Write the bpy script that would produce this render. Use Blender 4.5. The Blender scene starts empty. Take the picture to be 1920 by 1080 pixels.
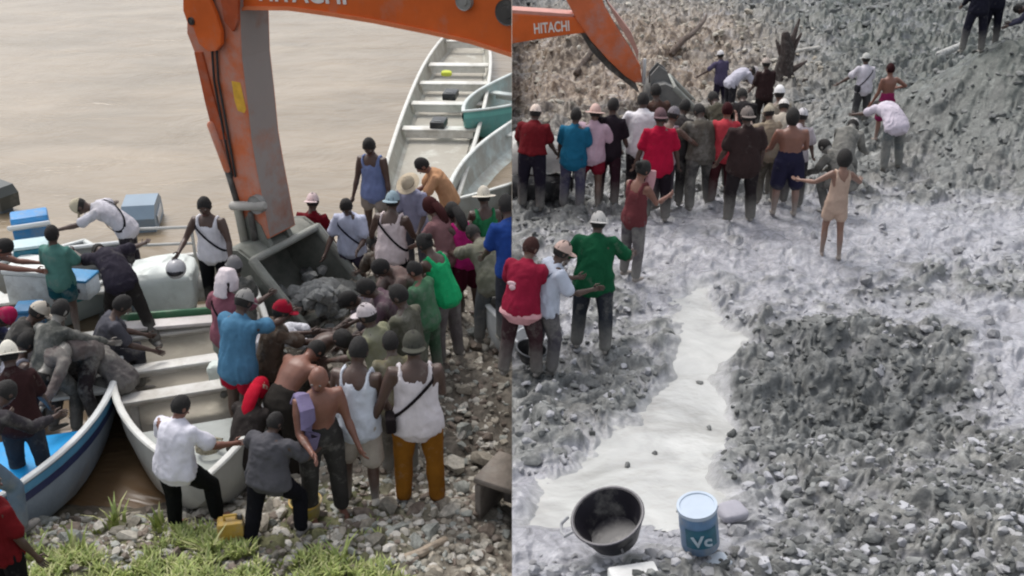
import bpy, bmesh, math, random
import numpy as np
from mathutils import Vector, Matrix, Euler
random.seed(7); RNG = np.random.default_rng(7)
R = math.radians; PI = math.pi
SC = bpy.context.scene; COL = SC.collection

# ------------------------------------------------------------------ camera, sky, sun, exposure
FPX, PITCH, CAMH = 2000.0, R(26.3), 7.0
cam_d = bpy.data.cameras.new('camera'); cam = bpy.data.objects.new('camera', cam_d); COL.objects.link(cam)
cam_d.sensor_width = 36; cam_d.lens = FPX * 36 / 1920; cam_d.clip_end = 400
cam.location = (0, 0, CAMH); cam.rotation_euler = (PI / 2 - PITCH, 0, 0)
SC.camera = cam
world = bpy.data.worlds.new('World'); SC.world = world; world.use_nodes = True
wn = world.node_tree; wn.nodes.clear()
sky = wn.nodes.new('ShaderNodeTexSky'); sky.sky_type = 'NISHITA'; sky.sun_disc = False
sky.sun_elevation = R(58); sky.sun_rotation = R(-35); sky.air_density = 1.0; sky.dust_density = 3.0
hs = wn.nodes.new('ShaderNodeHueSaturation'); hs.inputs['Saturation'].default_value = 0.30
bgn = wn.nodes.new('ShaderNodeBackground'); bgn.inputs['Strength'].default_value = 0.15
wo = wn.nodes.new('ShaderNodeOutputWorld')
wn.links.new(sky.outputs[0], hs.inputs['Color']); wn.links.new(hs.outputs[0], bgn.inputs['Color']); wn.links.new(bgn.outputs[0], wo.inputs['Surface'])
sl = bpy.data.lights.new('sun', 'SUN'); sl.energy = 1.05; sl.angle = R(20); sl.color = (1, 0.96, 0.9)
so = bpy.data.objects.new('sun', sl); COL.objects.link(so)
az = R(-35); el = R(58)
so.rotation_euler = Vector((-math.sin(az) * math.cos(el), -math.cos(az) * math.cos(el), -math.sin(el))).to_track_quat('-Z', 'Y').to_euler()
SC.view_settings.view_transform = 'Standard'; SC.view_settings.look = 'None'
SC.view_settings.exposure = 0.63; SC.view_settings.gamma = 1.0; SC.view_settings.use_curve_mapping = False
SC.render.engine = 'CYCLES'; SC.cycles.pixel_filter_type = 'BLACKMAN_HARRIS'; SC.cycles.filter_width = 2.1
SC.cycles.max_bounces = 5; SC.cycles.diffuse_bounces = 3; SC.cycles.glossy_bounces = 2

# ------------------------------------------------------------------ maths helpers
CP, SP = math.cos(PITCH), math.sin(PITCH)
def ray(px, py):
    u, v = (px - 960) / FPX, (py - 540) / FPX
    return Vector((u, CP - v * SP, -(SP + v * CP)))
def at_z(px, py, z=0.0):
    d = ray(px, py); t = (z - CAMH) / d.z
    return Vector((d.x * t, d.y * t, z))
def at_y(px, py, Y):
    d = ray(px, py); t = Y / d.y
    return Vector((d.x * t, Y, CAMH + d.z * t))
def project(P):
    P = np.asarray(P, float); x, y, z = P[..., 0], P[..., 1], P[..., 2] - CAMH
    zc = y * CP - z * SP; vc = -(y * SP) - z * CP
    return 960 + FPX * x / zc, 540 + FPX * vc / zc
def _h(i, j, k, s):
    n = (i * 374761393 + j * 668265263 + k * 2147483647 + s * 1274126177) & 0xffffffff
    n = ((n ^ (n >> 13)) * 1103515245) & 0xffffffff
    return ((n ^ (n >> 16)) & 0xffff) / 32767.5 - 1.0
def vnoise(P, s=0):
    P = np.asarray(P, float); i = np.floor(P).astype(np.int64); f = P - i; f = f * f * (3 - 2 * f)
    o = 0
    for a in (0, 1):
        for b in (0, 1):
            for c in (0, 1):
                w = (f[..., 0] if a else 1 - f[..., 0]) * (f[..., 1] if b else 1 - f[..., 1]) * (f[..., 2] if c else 1 - f[..., 2])
                o = o + w * _h(i[..., 0] + a, i[..., 1] + b, i[..., 2] + c, s)
    return o
def fbm(P, o=4, s=0, g=0.5):
    r = 0; a = 1; P = np.asarray(P, float)
    for k in range(o): r = r + a * vnoise(P, s + k * 17); P = P * 2.03; a *= g
    return r
def sm(a, b, x): t = np.clip((x - a) / (b - a), 0, 1); return t * t * (3 - 2 * t)

# ------------------------------------------------------------------ materials
MATS = {}
def srgb(r, g, b):
    f = lambda c: (c / 255 / 12.92) if c / 255 <= .04045 else ((c / 255 + .055) / 1.055) ** 2.4
    return (f(r), f(g), f(b))
def mat(name, col, rough=.6, var=.12, scale=8, bump=.15, bscale=30, mud=0.0, mudcol=(.27, .26, .235), metal=0, mudz=None, col2=None, spec=.4, dark=.0):
    key = (name, tuple(col), rough, var, scale, bump, mud, mudz, mudcol)
    if key in MATS: return MATS[key]
    m = bpy.data.materials.new(name); m.use_nodes = True; nt = m.node_tree; N = nt.nodes; L = nt.links
    b = N['Principled BSDF']; b.inputs['Roughness'].default_value = rough; b.inputs['Metallic'].default_value = metal
    b.inputs['Specular IOR Level'].default_value = spec
    tc = N.new('ShaderNodeTexCoord')
    n = N.new('ShaderNodeTexNoise'); n.inputs['Scale'].default_value = scale; n.inputs['Detail'].default_value = 5; n.inputs['Roughness'].default_value = .6
    L.new(tc.outputs['Object'], n.inputs['Vector'])
    r = N.new('ShaderNodeValToRGB'); r.color_ramp.elements[0].position = .3; r.color_ramp.elements[1].position = .72
    c1 = [max(0, c * (1 - var * 1.6)) for c in col]; c2 = list(col2) if col2 else [min(.9, c * (1 + var)) for c in col]
    r.color_ramp.elements[0].color = (*c1, 1); r.color_ramp.elements[1].color = (*c2, 1)
    L.new(n.outputs['Fac'], r.inputs['Fac']); out = r.outputs['Color']
    if mud > 0:
        n2 = N.new('ShaderNodeTexNoise'); n2.inputs['Scale'].default_value = scale * .8; n2.inputs['Detail'].default_value = 7; n2.inputs['Roughness'].default_value = .7
        L.new(tc.outputs['Object'], n2.inputs['Vector'])
        mr = N.new('ShaderNodeMapRange'); mr.inputs['From Min'].default_value = .62 - .4 * mud; mr.inputs['From Max'].default_value = .80 - .4 * mud; mr.inputs['To Max'].default_value = .35 + .6 * mud
        L.new(n2.outputs['Fac'], mr.inputs['Value']); fac = mr.outputs[0]
        if mudz is not None:      # mud splashed up from the feet: object z
            sx = N.new('ShaderNodeSeparateXYZ'); L.new(tc.outputs['Object'], sx.inputs[0])
            a = N.new('ShaderNodeMath'); a.operation = 'MULTIPLY_ADD'; L.new(n2.outputs['Fac'], a.inputs[0]); a.inputs[1].default_value = -.5; L.new(sx.outputs['Z'], a.inputs[2])
            m2 = N.new('ShaderNodeMapRange'); m2.inputs['From Min'].default_value = mudz - .20; m2.inputs['From Max'].default_value = mudz - .62; m2.inputs['To Max'].default_value = .8
            L.new(a.outputs[0], m2.inputs['Value'])
            mx = N.new('ShaderNodeMath'); mx.operation = 'MAXIMUM'; L.new(fac, mx.inputs[0]); L.new(m2.outputs[0], mx.inputs[1]); fac = mx.outputs[0]
        mm = N.new('ShaderNodeMix'); mm.data_type = 'RGBA'; L.new(fac, mm.inputs['Factor']); L.new(out, mm.inputs['A']); mm.inputs['B'].default_value = (*mudcol, 1)
        out = mm.outputs['Result']
    L.new(out, b.inputs['Base Color'])
    if bump > 0:
        nb = N.new('ShaderNodeTexNoise'); nb.inputs['Scale'].default_value = bscale; nb.inputs['Detail'].default_value = 4
        L.new(tc.outputs['Object'], nb.inputs['Vector'])
        bp = N.new('ShaderNodeBump'); bp.inputs['Strength'].default_value = bump; bp.inputs['Distance'].default_value = .02
        L.new(nb.outputs['Fac'], bp.inputs['Height']); L.new(bp.outputs['Normal'], b.inputs['Normal'])
    MATS[key] = m; return m
def cloth(rgb, mud=.25, mudz=None, rough=.85): return mat('cloth', tuple(c * (.80 if min(rgb) > 190 else .74) for c in srgb(*rgb)), rough, .13, 5, .5, 14, mud, mudz=mudz, spec=.15)
SKINC = {'d': (.078, .045, .034), 'm': (.13, .072, .052), 'r': (.20, .088, .06), 'l': (.22, .12, .085), 'g': (.125, .108, .095)}
def skinm(k, mud=.2, mudz=.55): return mat('skin', SKINC[k], .45, .12, 7, .1, 40, mud, mudz=mudz, spec=.5)

# ------------------------------------------------------------------ object helpers
def tagit(o, label=None, cat=None, group=None, kind=None):
    if label: o['label'] = label
    if cat: o['category'] = cat
    if group: o['group'] = group
    if kind: o['kind'] = kind
    return o
def empty(name, loc, label, cat, group=None, rz=0):
    o = bpy.data.objects.new(name, None); COL.objects.link(o); o.location = loc; o.rotation_euler = (0, 0, rz); o.empty_display_size = .2
    return tagit(o, label, cat, group)
class MB:
    def __init__(s): s.v = []; s.f = []; s.m = []
    def add(s, V, F, mi=0):
        n = len(s.v); s.v += [tuple(v) for v in V]; s.f += [tuple(i + n for i in f) for f in F]; s.m += [mi] * len(F); return s
    def box(s, size, M=None, mi=0, bev=0):
        x, y, z = [a / 2 for a in size]
        V = [(-x, -y, -z), (x, -y, -z), (x, y, -z), (-x, y, -z), (-x, -y, z), (x, -y, z), (x, y, z), (-x, y, z)]
        F = [(0, 3, 2, 1), (4, 5, 6, 7), (0, 1, 5, 4), (1, 2, 6, 5), (2, 3, 7, 6), (3, 0, 4, 7)]
        if bev:
            bm = bmesh.new(); vs = [bm.verts.new(v) for v in V]; [bm.faces.new([vs[i] for i in f]) for f in F]
            bmesh.ops.bevel(bm, geom=bm.edges[:], offset=bev, segments=2, affect='EDGES', profile=.5)
            bm.verts.index_update(); V = [v.co.copy() for v in bm.verts]; F = [[v.index for v in f.verts] for f in bm.faces]; bm.free()
        if M is not None: V = [M @ Vector(v) for v in V]
        return s.add(V, F, mi)
    def tube(s, pts, rad, n=10, hint=(0, 1, 0), mi=0, caps=True):
        """rings with (rx, ry) radii along pts; rx lies across hint, ry along it; rounded ends"""
        pts = [Vector(p) for p in pts]; rad = [r if isinstance(r, tuple) else (r, r) for r in rad]
        h = Vector(hint); V = []; F = []
        dirs = []
        for i in range(len(pts)):
            d = (pts[min(i + 1, len(pts) - 1)] - pts[max(i - 1, 0)]).normalized(); dirs.append(d)
        P = list(pts); Rr = list(rad); D = list(dirs)
        if caps:
            for e in (0, 1):
                if e == 0: p, r, d = P[0], Rr[0], -D[0]
                else: p, r, d = P[-1], Rr[-1], D[-1]
                q = min(r) * .55; np_, nr = p + d * q, (r[0] * .62, r[1] * .62)
                if e == 0: P.insert(0, np_); Rr.insert(0, nr); D.insert(0, D[0])
                else: P.append(np_); Rr.append(nr); D.append(D[-1])
        for p, r, d in zip(P, Rr, D):
            y = h - d * h.dot(d)
            if y.length < 1e-3: y = d.orthogonal()
            y.normalize(); x = y.cross(d)
            for k in range(n):
                a = 2 * PI * k / n; V.append(p + x * (math.cos(a) * r[0]) + y * (math.sin(a) * r[1]))
        for i in range(len(P) - 1):
            for k in range(n): a = i * n + k; b = i * n + (k + 1) % n; F.append((a, b, b + n, a + n))
        F.append(tuple(range(n))[::-1]); m = (len(P) - 1) * n; F.append(tuple(range(m, m + n)))
        return s.add(V, F, mi)
    def ball(s, c, r, M=None, nu=10, nv=7, mi=0, fn=None):
        V = []; F = []; r = r if hasattr(r, '__len__') else (r, r, r)
        for i in range(nv + 1):
            th = PI * i / nv
            for k in range(nu):
                a = 2 * PI * k / nu; V.append(Vector((math.sin(th) * math.cos(a) * r[0], math.sin(th) * math.sin(a) * r[1], math.cos(th) * r[2])))
        if fn: V = [fn(v) for v in V]
        V = [(M @ v if M is not None else v) + Vector(c) for v in V]
        for i in range(nv):
            for k in range(nu):
                a = i * nu + k; b = i * nu + (k + 1) % nu; F.append((a, a + nu, b + nu, b))
        return s.add(V, F, mi)
    def lathe(s, prof, n=28, M=None, mi=0):
        V = []; F = []
        for r, z in prof:
            for k in range(n): a = 2 * PI * k / n; V.append(Vector((r * math.cos(a), r * math.sin(a), z)))
        for i in range(len(prof) - 1):
            for k in range(n): a = i * n + k; b = i * n + (k + 1) % n; F.append((a, b, b + n, a + n))
        if M is not None: V = [M @ v for v in V]
        return s.add(V, F, mi)
    def prism(s, pts, d, M=None, mi=0):
        """polygon in x,z extruded along y by +-d/2"""
        n = len(pts); V = [Vector((x, -d / 2, z)) for x, z in pts] + [Vector((x, d / 2, z)) for x, z in pts]
        F = [tuple(range(n)), tuple(range(2 * n - 1, n - 1, -1))] + [(i, i + n, (i + 1) % n + n, (i + 1) % n) for i in range(n)]
        if M is not None: V = [M @ v for v in V]
        return s.add(V, F, mi)
    def build(s, name, mats, parent=None, smooth=True, loc=None, recalc=True):
        me = bpy.data.meshes.new(name); me.from_pydata([tuple(v) for v in s.v], [], s.f)
        for m in (mats if isinstance(mats, (list, tuple)) else [mats]): me.materials.append(m)
        me.polygons.foreach_set('material_index', s.m)
        if recalc:
            bm = bmesh.new(); bm.from_mesh(me); bmesh.ops.recalc_face_normals(bm, faces=bm.faces[:]); bm.to_mesh(me); bm.free()
        if smooth:
            me.polygons.foreach_set('use_smooth', [True] * len(me.polygons))
            me.set_sharp_from_angle(angle=R(38))
        me.update()
        o = bpy.data.objects.new(name, me); COL.objects.link(o)
        if parent: o.parent = parent
        if loc is not None: o.location = loc
        return o
def T(x=0, y=0, z=0): return Matrix.Translation((x, y, z))
def RX(a): return Matrix.Rotation(R(a), 4, 'X')
def RY(a): return Matrix.Rotation(R(a), 4, 'Y')
def RZ(a): return Matrix.Rotation(R(a), 4, 'Z')
def np_mesh(name, V, F, mats, smooth=True):
    me = bpy.data.meshes.new(name); nf, k = F.shape
    me.vertices.add(len(V)); me.vertices.foreach_set('co', V.astype(np.float32).ravel())
    me.loops.add(nf * k); me.loops.foreach_set('vertex_index', F.astype(np.int32).ravel())
    me.polygons.add(nf); me.polygons.foreach_set('loop_start', np.arange(0, nf * k, k, dtype=np.int32))
    me.polygons.foreach_set('use_smooth', np.full(nf, smooth))
    for m in mats: me.materials.append(m)
    me.update(calc_edges=True); return me
CLIPS = []
def clip(root, side): CLIPS.append((root, side))

# ------------------------------------------------------------------ land forms
shore_px = [(-900, 952), (0, 950), (120, 962), (250, 968), (330, 955), (420, 915), (470, 860), (520, 790), (545, 700), (500, 640), (470, 560), (500, 500), (560, 465), (650, 470), (700, 440), (760, 395), (850, 395), (900, 430), (960, 450)]
SH = [at_z(x, y, 0).xy for x, y in shore_px] + [Vector((.6, 15.5)), Vector((.6, 2)), Vector((-16, 2))]
SHN = np.array([[p.x, p.y] for p in SH])
def sdist(x, y):
    """signed distance to the shore, positive on land"""
    P = np.stack([x, y], -1); d2 = np.full(x.shape, 1e9); ins = np.zeros(x.shape, bool); n = len(SHN)
    for i in range(n):
        a = SHN[i]; b = SHN[(i + 1) % n]; e = b - a; w = P - a
        t = np.clip((w @ e) / (e @ e), 0, 1); d2 = np.minimum(d2, ((w - t[..., None] * e) ** 2).sum(-1))
        c = (a[1] > y) != (b[1] > y); xx = (b[0] - a[0]) * (y - a[1]) / (b[1] - a[1] + 1e-12) + a[0]; ins ^= c & (x < xx)
    return np.where(ins, 1, -1) * np.sqrt(d2)
def bankz(x, y):
    x = np.asarray(x, float); y = np.asarray(y, float); d = sdist(x, y)
    z = np.where(d > 0, .05 + .22 * sm(0, 1.6, d), np.maximum(-.7, .05 + d * .35))
    return z + np.maximum(0, 9.3 - y) * .16 * (d > 0) * sm(0, .8, d)
PRY, PRZ = [4, 6, 8, 10, 12, 14, 17, 20, 23, 27, 34, 60], [2.1, 1.9, 1.45, 1.08, 1.03, 1.0, .65, .1, -.5, -1.1, -1.9, -2.5]
def g_at(px, py):
    z = 1.0
    for _ in range(14): p = at_z(px, py, z); z = .5 * z + .5 * float(np.interp(p.y, PRY, PRZ))
    return p
_GC = {}
def gauss(x, y, px, py, sx, sy):  # bump centred where pixel px,py meets the right ground
    c = _GC.setdefault((px, py), g_at(px, py)); return np.exp(-((x - c.x) / sx) ** 2 - ((y - c.y) / sy) ** 2)
HILL = at_z(1880, 92, 2.0)
def rightz(x, y):
    x = np.asarray(x, float); y = np.asarray(y, float)
    z = np.interp(y, PRY, PRZ)
    z = z + .22 * gauss(x, y, 1700, 655, 1.3, .6) - .26 * gauss(x, y, 1640, 770, 1.2, .55) + .18 * gauss(x, y, 1500, 640, .7, .6)
    z = z + .7 * gauss(x, y, 1080, 110, 3.2, 4.5) + 2.2 * np.exp(-((x - HILL.x - .4) / 2.4) ** 2 - ((y - HILL.y) / 2.6) ** 2) + .08 * gauss(x, y, 1050, 800, .8, .6)
    return z
def ground(x, y): return float((bankz if x < 0 else rightz)(np.array([x]), np.array([y]))[0])

milk_px = [(1300, 528), (1338, 530), (1348, 580), (1372, 640), (1352, 700), (1362, 780), (1345, 840), (1340, 890), (1365, 930), (1300, 965), (1200, 965), (1060, 985), (990, 975), (1010, 920), (1070, 885), (1125, 840), (1175, 790), (1215, 740), (1245, 700), (1250, 640)]
def poly_sd(px, py, poly):
    P = np.stack([px, py], -1); d2 = np.full(px.shape, 1e12); ins = np.zeros(px.shape, bool); n = len(poly); Q = np.array(poly, float)
    for i in range(n):
        a = Q[i]; b = Q[(i + 1) % n]; e = b - a; w = P - a
        t = np.clip((w @ e) / (e @ e), 0, 1); d2 = np.minimum(d2, ((w - t[..., None] * e) ** 2).sum(-1))
        c = (a[1] > py) != (b[1] > py); xx = (b[0] - a[0]) * (py - a[1]) / (b[1] - a[1] + 1e-12) + a[0]; ins ^= c & (px < xx)
    return np.where(ins, 1, -1) * np.sqrt(d2)
def to_local(poly, z=1.3): return [tuple(g_at(x, y).xy) for x, y in poly]
MILK = to_local(milk_px, 1.55)
PALE = to_local([(1640, 575), (1800, 560), (1990, 560), (1990, 800), (1900, 800), (1830, 690), (1740, 635), (1660, 615)], 1.35)
def bl(px, py, r):
    c = at_z(px, py, 1.3); return c.x, c.y, r
def masks_right(x, y):
    n = fbm(np.stack([x * 1.6, y * 1.6, 0 * x], -1), 4, 5)
    sd = poly_sd(x, y, MILK) + .13 * n
    milk = sm(-.16, .10, sd)
    pale = 1.6 * sm(-.25, .3, poly_sd(x, y, PALE) + .25 * n)
    g = lambda px, py, sx, sy: gauss(x, y, px, py, sx, sy)
    pale = np.clip(pale + 1.2 * g(1010, 1000, 1.1, 1.0) + .55 * g(1100, 930, .9, .7) + .5 * g(1380, 960, .5, .4) + 1.0 * g(1270, 480, 2.6, 1.6) + .8 * g(1620, 420, 3.2, 2.0) + .7 * g(1850, 430, 2.5, 2.0) + .6 * g(1450, 560, 2.0, .8) + .9 * g(1380, 430, 1.7, 1.2) + .5 * g(1050, 600, 1.5, 1.2) + .3 * g(1850, 900, 1.0, .8) + .35 * n - .12, 0, 1.5)
    dark = np.clip(1.15 * g(1640, 735, 1.35, .7) + .75 * g(1490, 650, .7, .4) + .5 * g(1700, 545, 1.4, .35) + .9 * g(1000, 380, 1.2, 1.5) + .6 * g(1400, 130, 2.0, 2.6) + .5 * g(1010, 700, .7, .6) + .45 * g(1500, 820, .8, .6) + .3 * n, 0, 1)
    warm = np.clip(g(1080, 130, 4.5, 9.0) * 1.5 + .7 * g(1330, 60, 4, 9) + .2 * n, 0, 1)
    green = np.clip(g(1650, 50, 6.0, 14.0) * 1.3 + .8 * g(1860, 180, 4, 5) + .2 * n, 0, 1)
    green = green * (1 - .9 * warm); dark = dark * (1 - .6 * warm * (y > 17))
    pale = pale + .5 * sm(-.7, .1, sd) * (y < 11)
    return milk, np.clip(pale, 0, 1.35) * (1 - dark * .7), dark, warm, green

def grid_warp(x0, x1, nx, y0, y1, ny, fan=True, fn=None):
    """rows spaced with distance; columns fan out from the camera so that cells keep their size in view"""
    yy = y0 * (y1 / y0) ** (np.linspace(0, 1, ny)); xx = np.linspace(0, 1, nx)
    Yg = np.repeat(yy[:, None], nx, 1); Xg = (x0 + (x1 - x0) * xx)[None, :] * Yg
    return Xg, Yg
def grid_faces(ny, nx):
    i = np.arange((ny - 1) * nx).reshape(ny - 1, nx)[:, :-1].ravel(); return np.stack([i, i + 1, i + nx + 1, i + nx], -1)

# --- right ground: rubble and wet clay
nx, ny = 540, 760
Xg, Yg = grid_warp(0.0, .66, nx, 4.8, 75, ny)
Xg = Xg.copy(); Xg[:, 0] = .0
P3 = np.stack([Xg, Yg, 0 * Xg], -1)
milk, pale, dark, warm, green = masks_right(Xg, Yg)
tubm = np.maximum(gauss(Xg, Yg, 1140, 1010, .42, .36), gauss(Xg, Yg, 1316, 1015, .28, .28))
rough_a = (1 - milk) * (1 - .45 * pale) * (1 - .85 * tubm)
ca, sa = math.cos(R(-32)), math.sin(R(-32))      # the mud has been dragged downhill, so its lumps run one way
P3 = np.stack([(Xg * ca - Yg * sa) * 1.0, (Xg * sa + Yg * ca) * 1.25, 0 * Xg], -1)
far = 1 / (1 + np.maximum(0, Yg - 9) * .07); 
w1 = np.stack([fbm(P3 * 1.7, 3, 71), fbm(P3 * 1.7 + 9, 3, 72), 0 * Xg], -1)
PW = P3 + .28 * w1; lum = fbm(P3 * 1.3, 4, 3)
ridge = 1 - np.abs(fbm(PW * 2.8, 3, 11, .5)); ridge2 = 1 - np.abs(fbm(PW * 8.0, 2, 19, .5)); cell = vnoise(P3 * 13 + 3, 4)
amp = 1 / (1 + np.maximum(0, Yg - 10) * .06)
hz = np.exp(-((Xg - HILL.x - .4) / 3.6) ** 2 - ((Yg - HILL.y) / 3.8) ** 2); amp = amp * (1 - .8 * hz)
loc = -.15 * (1 - .5 * hz) * (ridge - .62) - .045 * amp * (ridge2 - .6) + .012 * amp * cell + .007 * amp * vnoise(P3 * 26, 9)
Zg = rightz(Xg, Yg) - .09 * milk + (.06 * lum * (1 - milk)) + rough_a * loc / far ** .5
Zg = np.where(Yg > 17, Zg + .20 * fbm(P3 * .8, 4, 31) * sm(17, 22, Yg), Zg)
lh = np.clip((loc - loc.mean()) / loc.std() * .5 + .5, 0, 1)      # lumps stand out dark and dry, the film of wet clay lies between them
tex = fbm(PW * 1.1 + 5, 4, 23)
pale = np.clip(pale * 1.22 - .85 * (lh - .12) + .34 * tex + .06, 0, 1) * (1 - np.exp(-((Xg - HILL.x - .4) / 3.2) ** 2 - ((Yg - HILL.y) / 3.4) ** 2))
pale = np.maximum(pale, .75 * sm(.02, .4, milk)); green = np.maximum(green, hz)
dark = np.clip(dark + .35 * np.clip(-tex, 0, 1) * (1 - pale), 0, 1)
V = np.stack([Xg, Yg, Zg], -1).reshape(-1, 3)
# skirt along the cut at x = 0
sk = np.stack([np.zeros(ny), Yg[:, 0], np.full(ny, -1.2)], -1)
F = grid_faces(ny, nx); base = nx * ny; i = np.arange(ny - 1)
F = np.concatenate([F, np.stack([i * nx, (i + 1) * nx, base + i + 1, base + i], -1)])
V = np.concatenate([V, sk])
def ground_mat(name, kind):
    m = bpy.data.materials.new(name); m.use_nodes = True; N = m.node_tree.nodes; L = m.node_tree.links; b = N['Principled BSDF']
    tc = N.new('ShaderNodeTexCoord')
    def noise(sc, det=6, rg=.65, dist=0):
        n = N.new('ShaderNodeTexNoise'); n.inputs['Scale'].default_value = sc; n.inputs['Detail'].default_value = det; n.inputs['Roughness'].default_value = rg; n.inputs['Distortion'].default_value = dist
        L.new(tc.outputs['Object'], n.inputs['Vector']); return n.outputs['Fac']
    def ramp(src, *st):
        r = N.new('ShaderNodeValToRGB'); e = r.color_ramp.elements
        while len(e) < len(st): e.new(.5)
        for k, (p, c) in enumerate(st): e[k].position = p; e[k].color = (*c, 1)
        L.new(src, r.inputs['Fac']); return r.outputs['Color']
    def mix(fac, a, c):
        x = N.new('ShaderNodeMix'); x.data_type = 'RGBA'
        if isinstance(fac, str):
            at = N.new('ShaderNodeAttribute'); at.attribute_name = fac; fac = at.outputs['Fac']
        L.new(fac, x.inputs['Factor']); L.new(a, x.inputs['A']); L.new(c, x.inputs['B']); return x.outputs['Result']
    n1 = noise(5.0, 8, .72, 1.2); n2 = noise(14, 6, .7, .6)
    if kind == 'right':
        base = ramp(n1, (.32, (.075, .078, .075)), (.46, (.145, .149, .145)), (.57, (.225, .23, .222)), (.70, (.38, .385, .375)))
        pl = ramp(n1, (.30, (.15, .15, .163)), (.44, (.27, .27, .292)), (.6, (.39, .39, .422)), (.75, (.55, .55, .58)))
        dk = ramp(n1, (.35, (.042, .045, .045)), (.53, (.095, .10, .098)), (.68, (.20, .205, .20)))
        wm = ramp(n1, (.34, (.06, .036, .025)), (.5, (.17, .12, .08)), (.66, (.42, .335, .245)))
        gr = ramp(n1, (.35, (.028, .034, .030)), (.55, (.065, .077, .066)), (.74, (.17, .185, .168)))
        mk = ramp(noise(1.6, 4, .5), (.3, (.36, .36, .345)), (.7, (.50, .50, .48)))
        c = mix('green', mix('warm', base, wm), gr); c = mix('dark', c, dk); c = mix('pale', c, pl); c = mix('milk', c, mk)
        at = N.new('ShaderNodeAttribute'); at.attribute_name = 'pale'
        mr = N.new('ShaderNodeMapRange'); mr.inputs['To Min'].default_value = .5; mr.inputs['To Max'].default_value = .25; L.new(at.outputs['Fac'], mr.inputs['Value']); L.new(mr.outputs[0], b.inputs['Roughness'])
    else:
        st = ramp(n1, (.34, (.085, .07, .055)), (.5, (.21, .185, .15)), (.68, (.40, .37, .31)))
        wet = ramp(n1, (.35, (.035, .028, .02)), (.6, (.10, .08, .06)), (.75, (.2, .17, .13)))
        so_ = ramp(n2, (.3, (.05, .055, .02)), (.6, (.12, .12, .05)), (.8, (.2, .19, .1)))
        c = mix('soil', mix('wet', st, wet), so_)
        b.inputs['Roughness'].default_value = .7
    L.new(c, b.inputs['Base Color'])
    bp = N.new('ShaderNodeBump'); bp.inputs['Strength'].default_value = .6; bp.inputs['Distance'].default_value = .03; L.new(n2, bp.inputs['Height']); L.new(bp.outputs['Normal'], b.inputs['Normal'])
    return m
me = np_mesh('rubble_ground', V, F, [ground_mat('rubble_clay', 'right')])
for nm, a in (('milk', milk * .85), ('pale', pale), ('dark', dark), ('warm', warm), ('green', green)):
    at = me.attributes.new(nm, 'FLOAT', 'POINT'); at.data.foreach_set('value', np.concatenate([a.ravel(), np.zeros(ny)]).astype(np.float32))
rg = bpy.data.objects.new('rubble_ground', me); COL.objects.link(rg); tagit(rg, 'grey rubble and wet pale clay covering the slope', kind='structure')

# milky water lying in the dip: a sheet of its own
nx2, ny2 = 200, 300
Xm, Ym = grid_warp(0.0, .42, nx2, 5.8, 13.5, ny2)
mk_, *_ = masks_right(Xm, Ym)
Zm = rightz(Xm, Ym) - .062 + .004 * fbm(np.stack([Xm * 3, Ym * 3, 0 * Xm], -1), 3, 77)
Vm = np.stack([Xm, Ym, Zm], -1).reshape(-1, 3); Fm = grid_faces(ny2, nx2)
keep = (mk_.ravel()[Fm].max(1) > .015); Fm = Fm[keep]
u, inv = np.unique(Fm, return_inverse=True); Fm = inv.reshape(Fm.shape)
mm = bpy.data.materials.new('milky_water'); mm.use_nodes = True; N = mm.node_tree.nodes; L = mm.node_tree.links; b = N['Principled BSDF']
tc = N.new('ShaderNodeTexCoord'); n = N.new('ShaderNodeTexNoise'); n.inputs['Scale'].default_value = 1.3; n.inputs['Detail'].default_value = 7; n.inputs['Distortion'].default_value = 1.5; L.new(tc.outputs['Object'], n.inputs['Vector'])
r = N.new('ShaderNodeValToRGB'); r.color_ramp.elements[0].position = .3; r.color_ramp.elements[0].color = (.345, .345, .33, 1); r.color_ramp.elements[1].position = .68; r.color_ramp.elements[1].color = (.52, .52, .50, 1)
L.new(n.outputs['Fac'], r.inputs['Fac']); L.new(r.outputs['Color'], b.inputs['Base Color']); b.inputs['Roughness'].default_value = .2
nb = N.new('ShaderNodeTexNoise'); nb.inputs['Scale'].default_value = 9; nb.inputs['Detail'].default_value = 3; L.new(tc.outputs['Object'], nb.inputs['Vector']); bp = N.new('ShaderNodeBump'); bp.inputs['Strength'].default_value = .35; bp.inputs['Distance'].default_value = .03
L.new(nb.outputs['Fac'], bp.inputs['Height']); L.new(bp.outputs['Normal'], b.inputs['Normal'])
o = bpy.data.objects.new('mud_stream', np_mesh('mud_stream', Vm[u], Fm, [mm])); COL.objects.link(o); tagit(o, 'shallow milky clay water running down through the rubble', kind='structure')

# --- left bank
nx, ny = 420, 420
Xb, Yb = grid_warp(-.72, 0.0, nx, 4.2, 60, ny)
Pb = np.stack([Xb, Yb, 0 * Xb], -1); db = sdist(Xb, Yb)
Zb = bankz(Xb, Yb); on = sm(-.3, .3, db)
Zb = Zb + on * (.05 * fbm(Pb * 1.5, 4, 41) + .07 * (np.abs(fbm(Pb * 4.5, 4, 43)) - .4) + .014 * vnoise(Pb * 20, 47))
Vb = np.stack([Xb, Yb, Zb], -1).reshape(-1, 3)
me = np_mesh('river_bank', Vb, grid_faces(ny, nx), [ground_mat('bank_gravel', 'left')])
nb_ = fbm(Pb * .9, 4, 51)
pxx, pyy = project(np.stack([Xb, Yb, bankz(Xb, Yb)], -1))
wet = np.clip(1 - sm(.1, .7, db + .2 * nb_) + sm(560, 500, pyy) * 0.0 + .8 * gauss(Xb, Yb, 880, 650, 1.6, 1.6) + .6 * gauss(Xb, Yb, 520, 960, 1.0, .8), 0, 1)
soil = sm(9.0, 8.3, Yb + .5 * nb_ - .12 * np.maximum(0, -Xb - 2)) * sm(-.4, -1.6, Xb)
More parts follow.
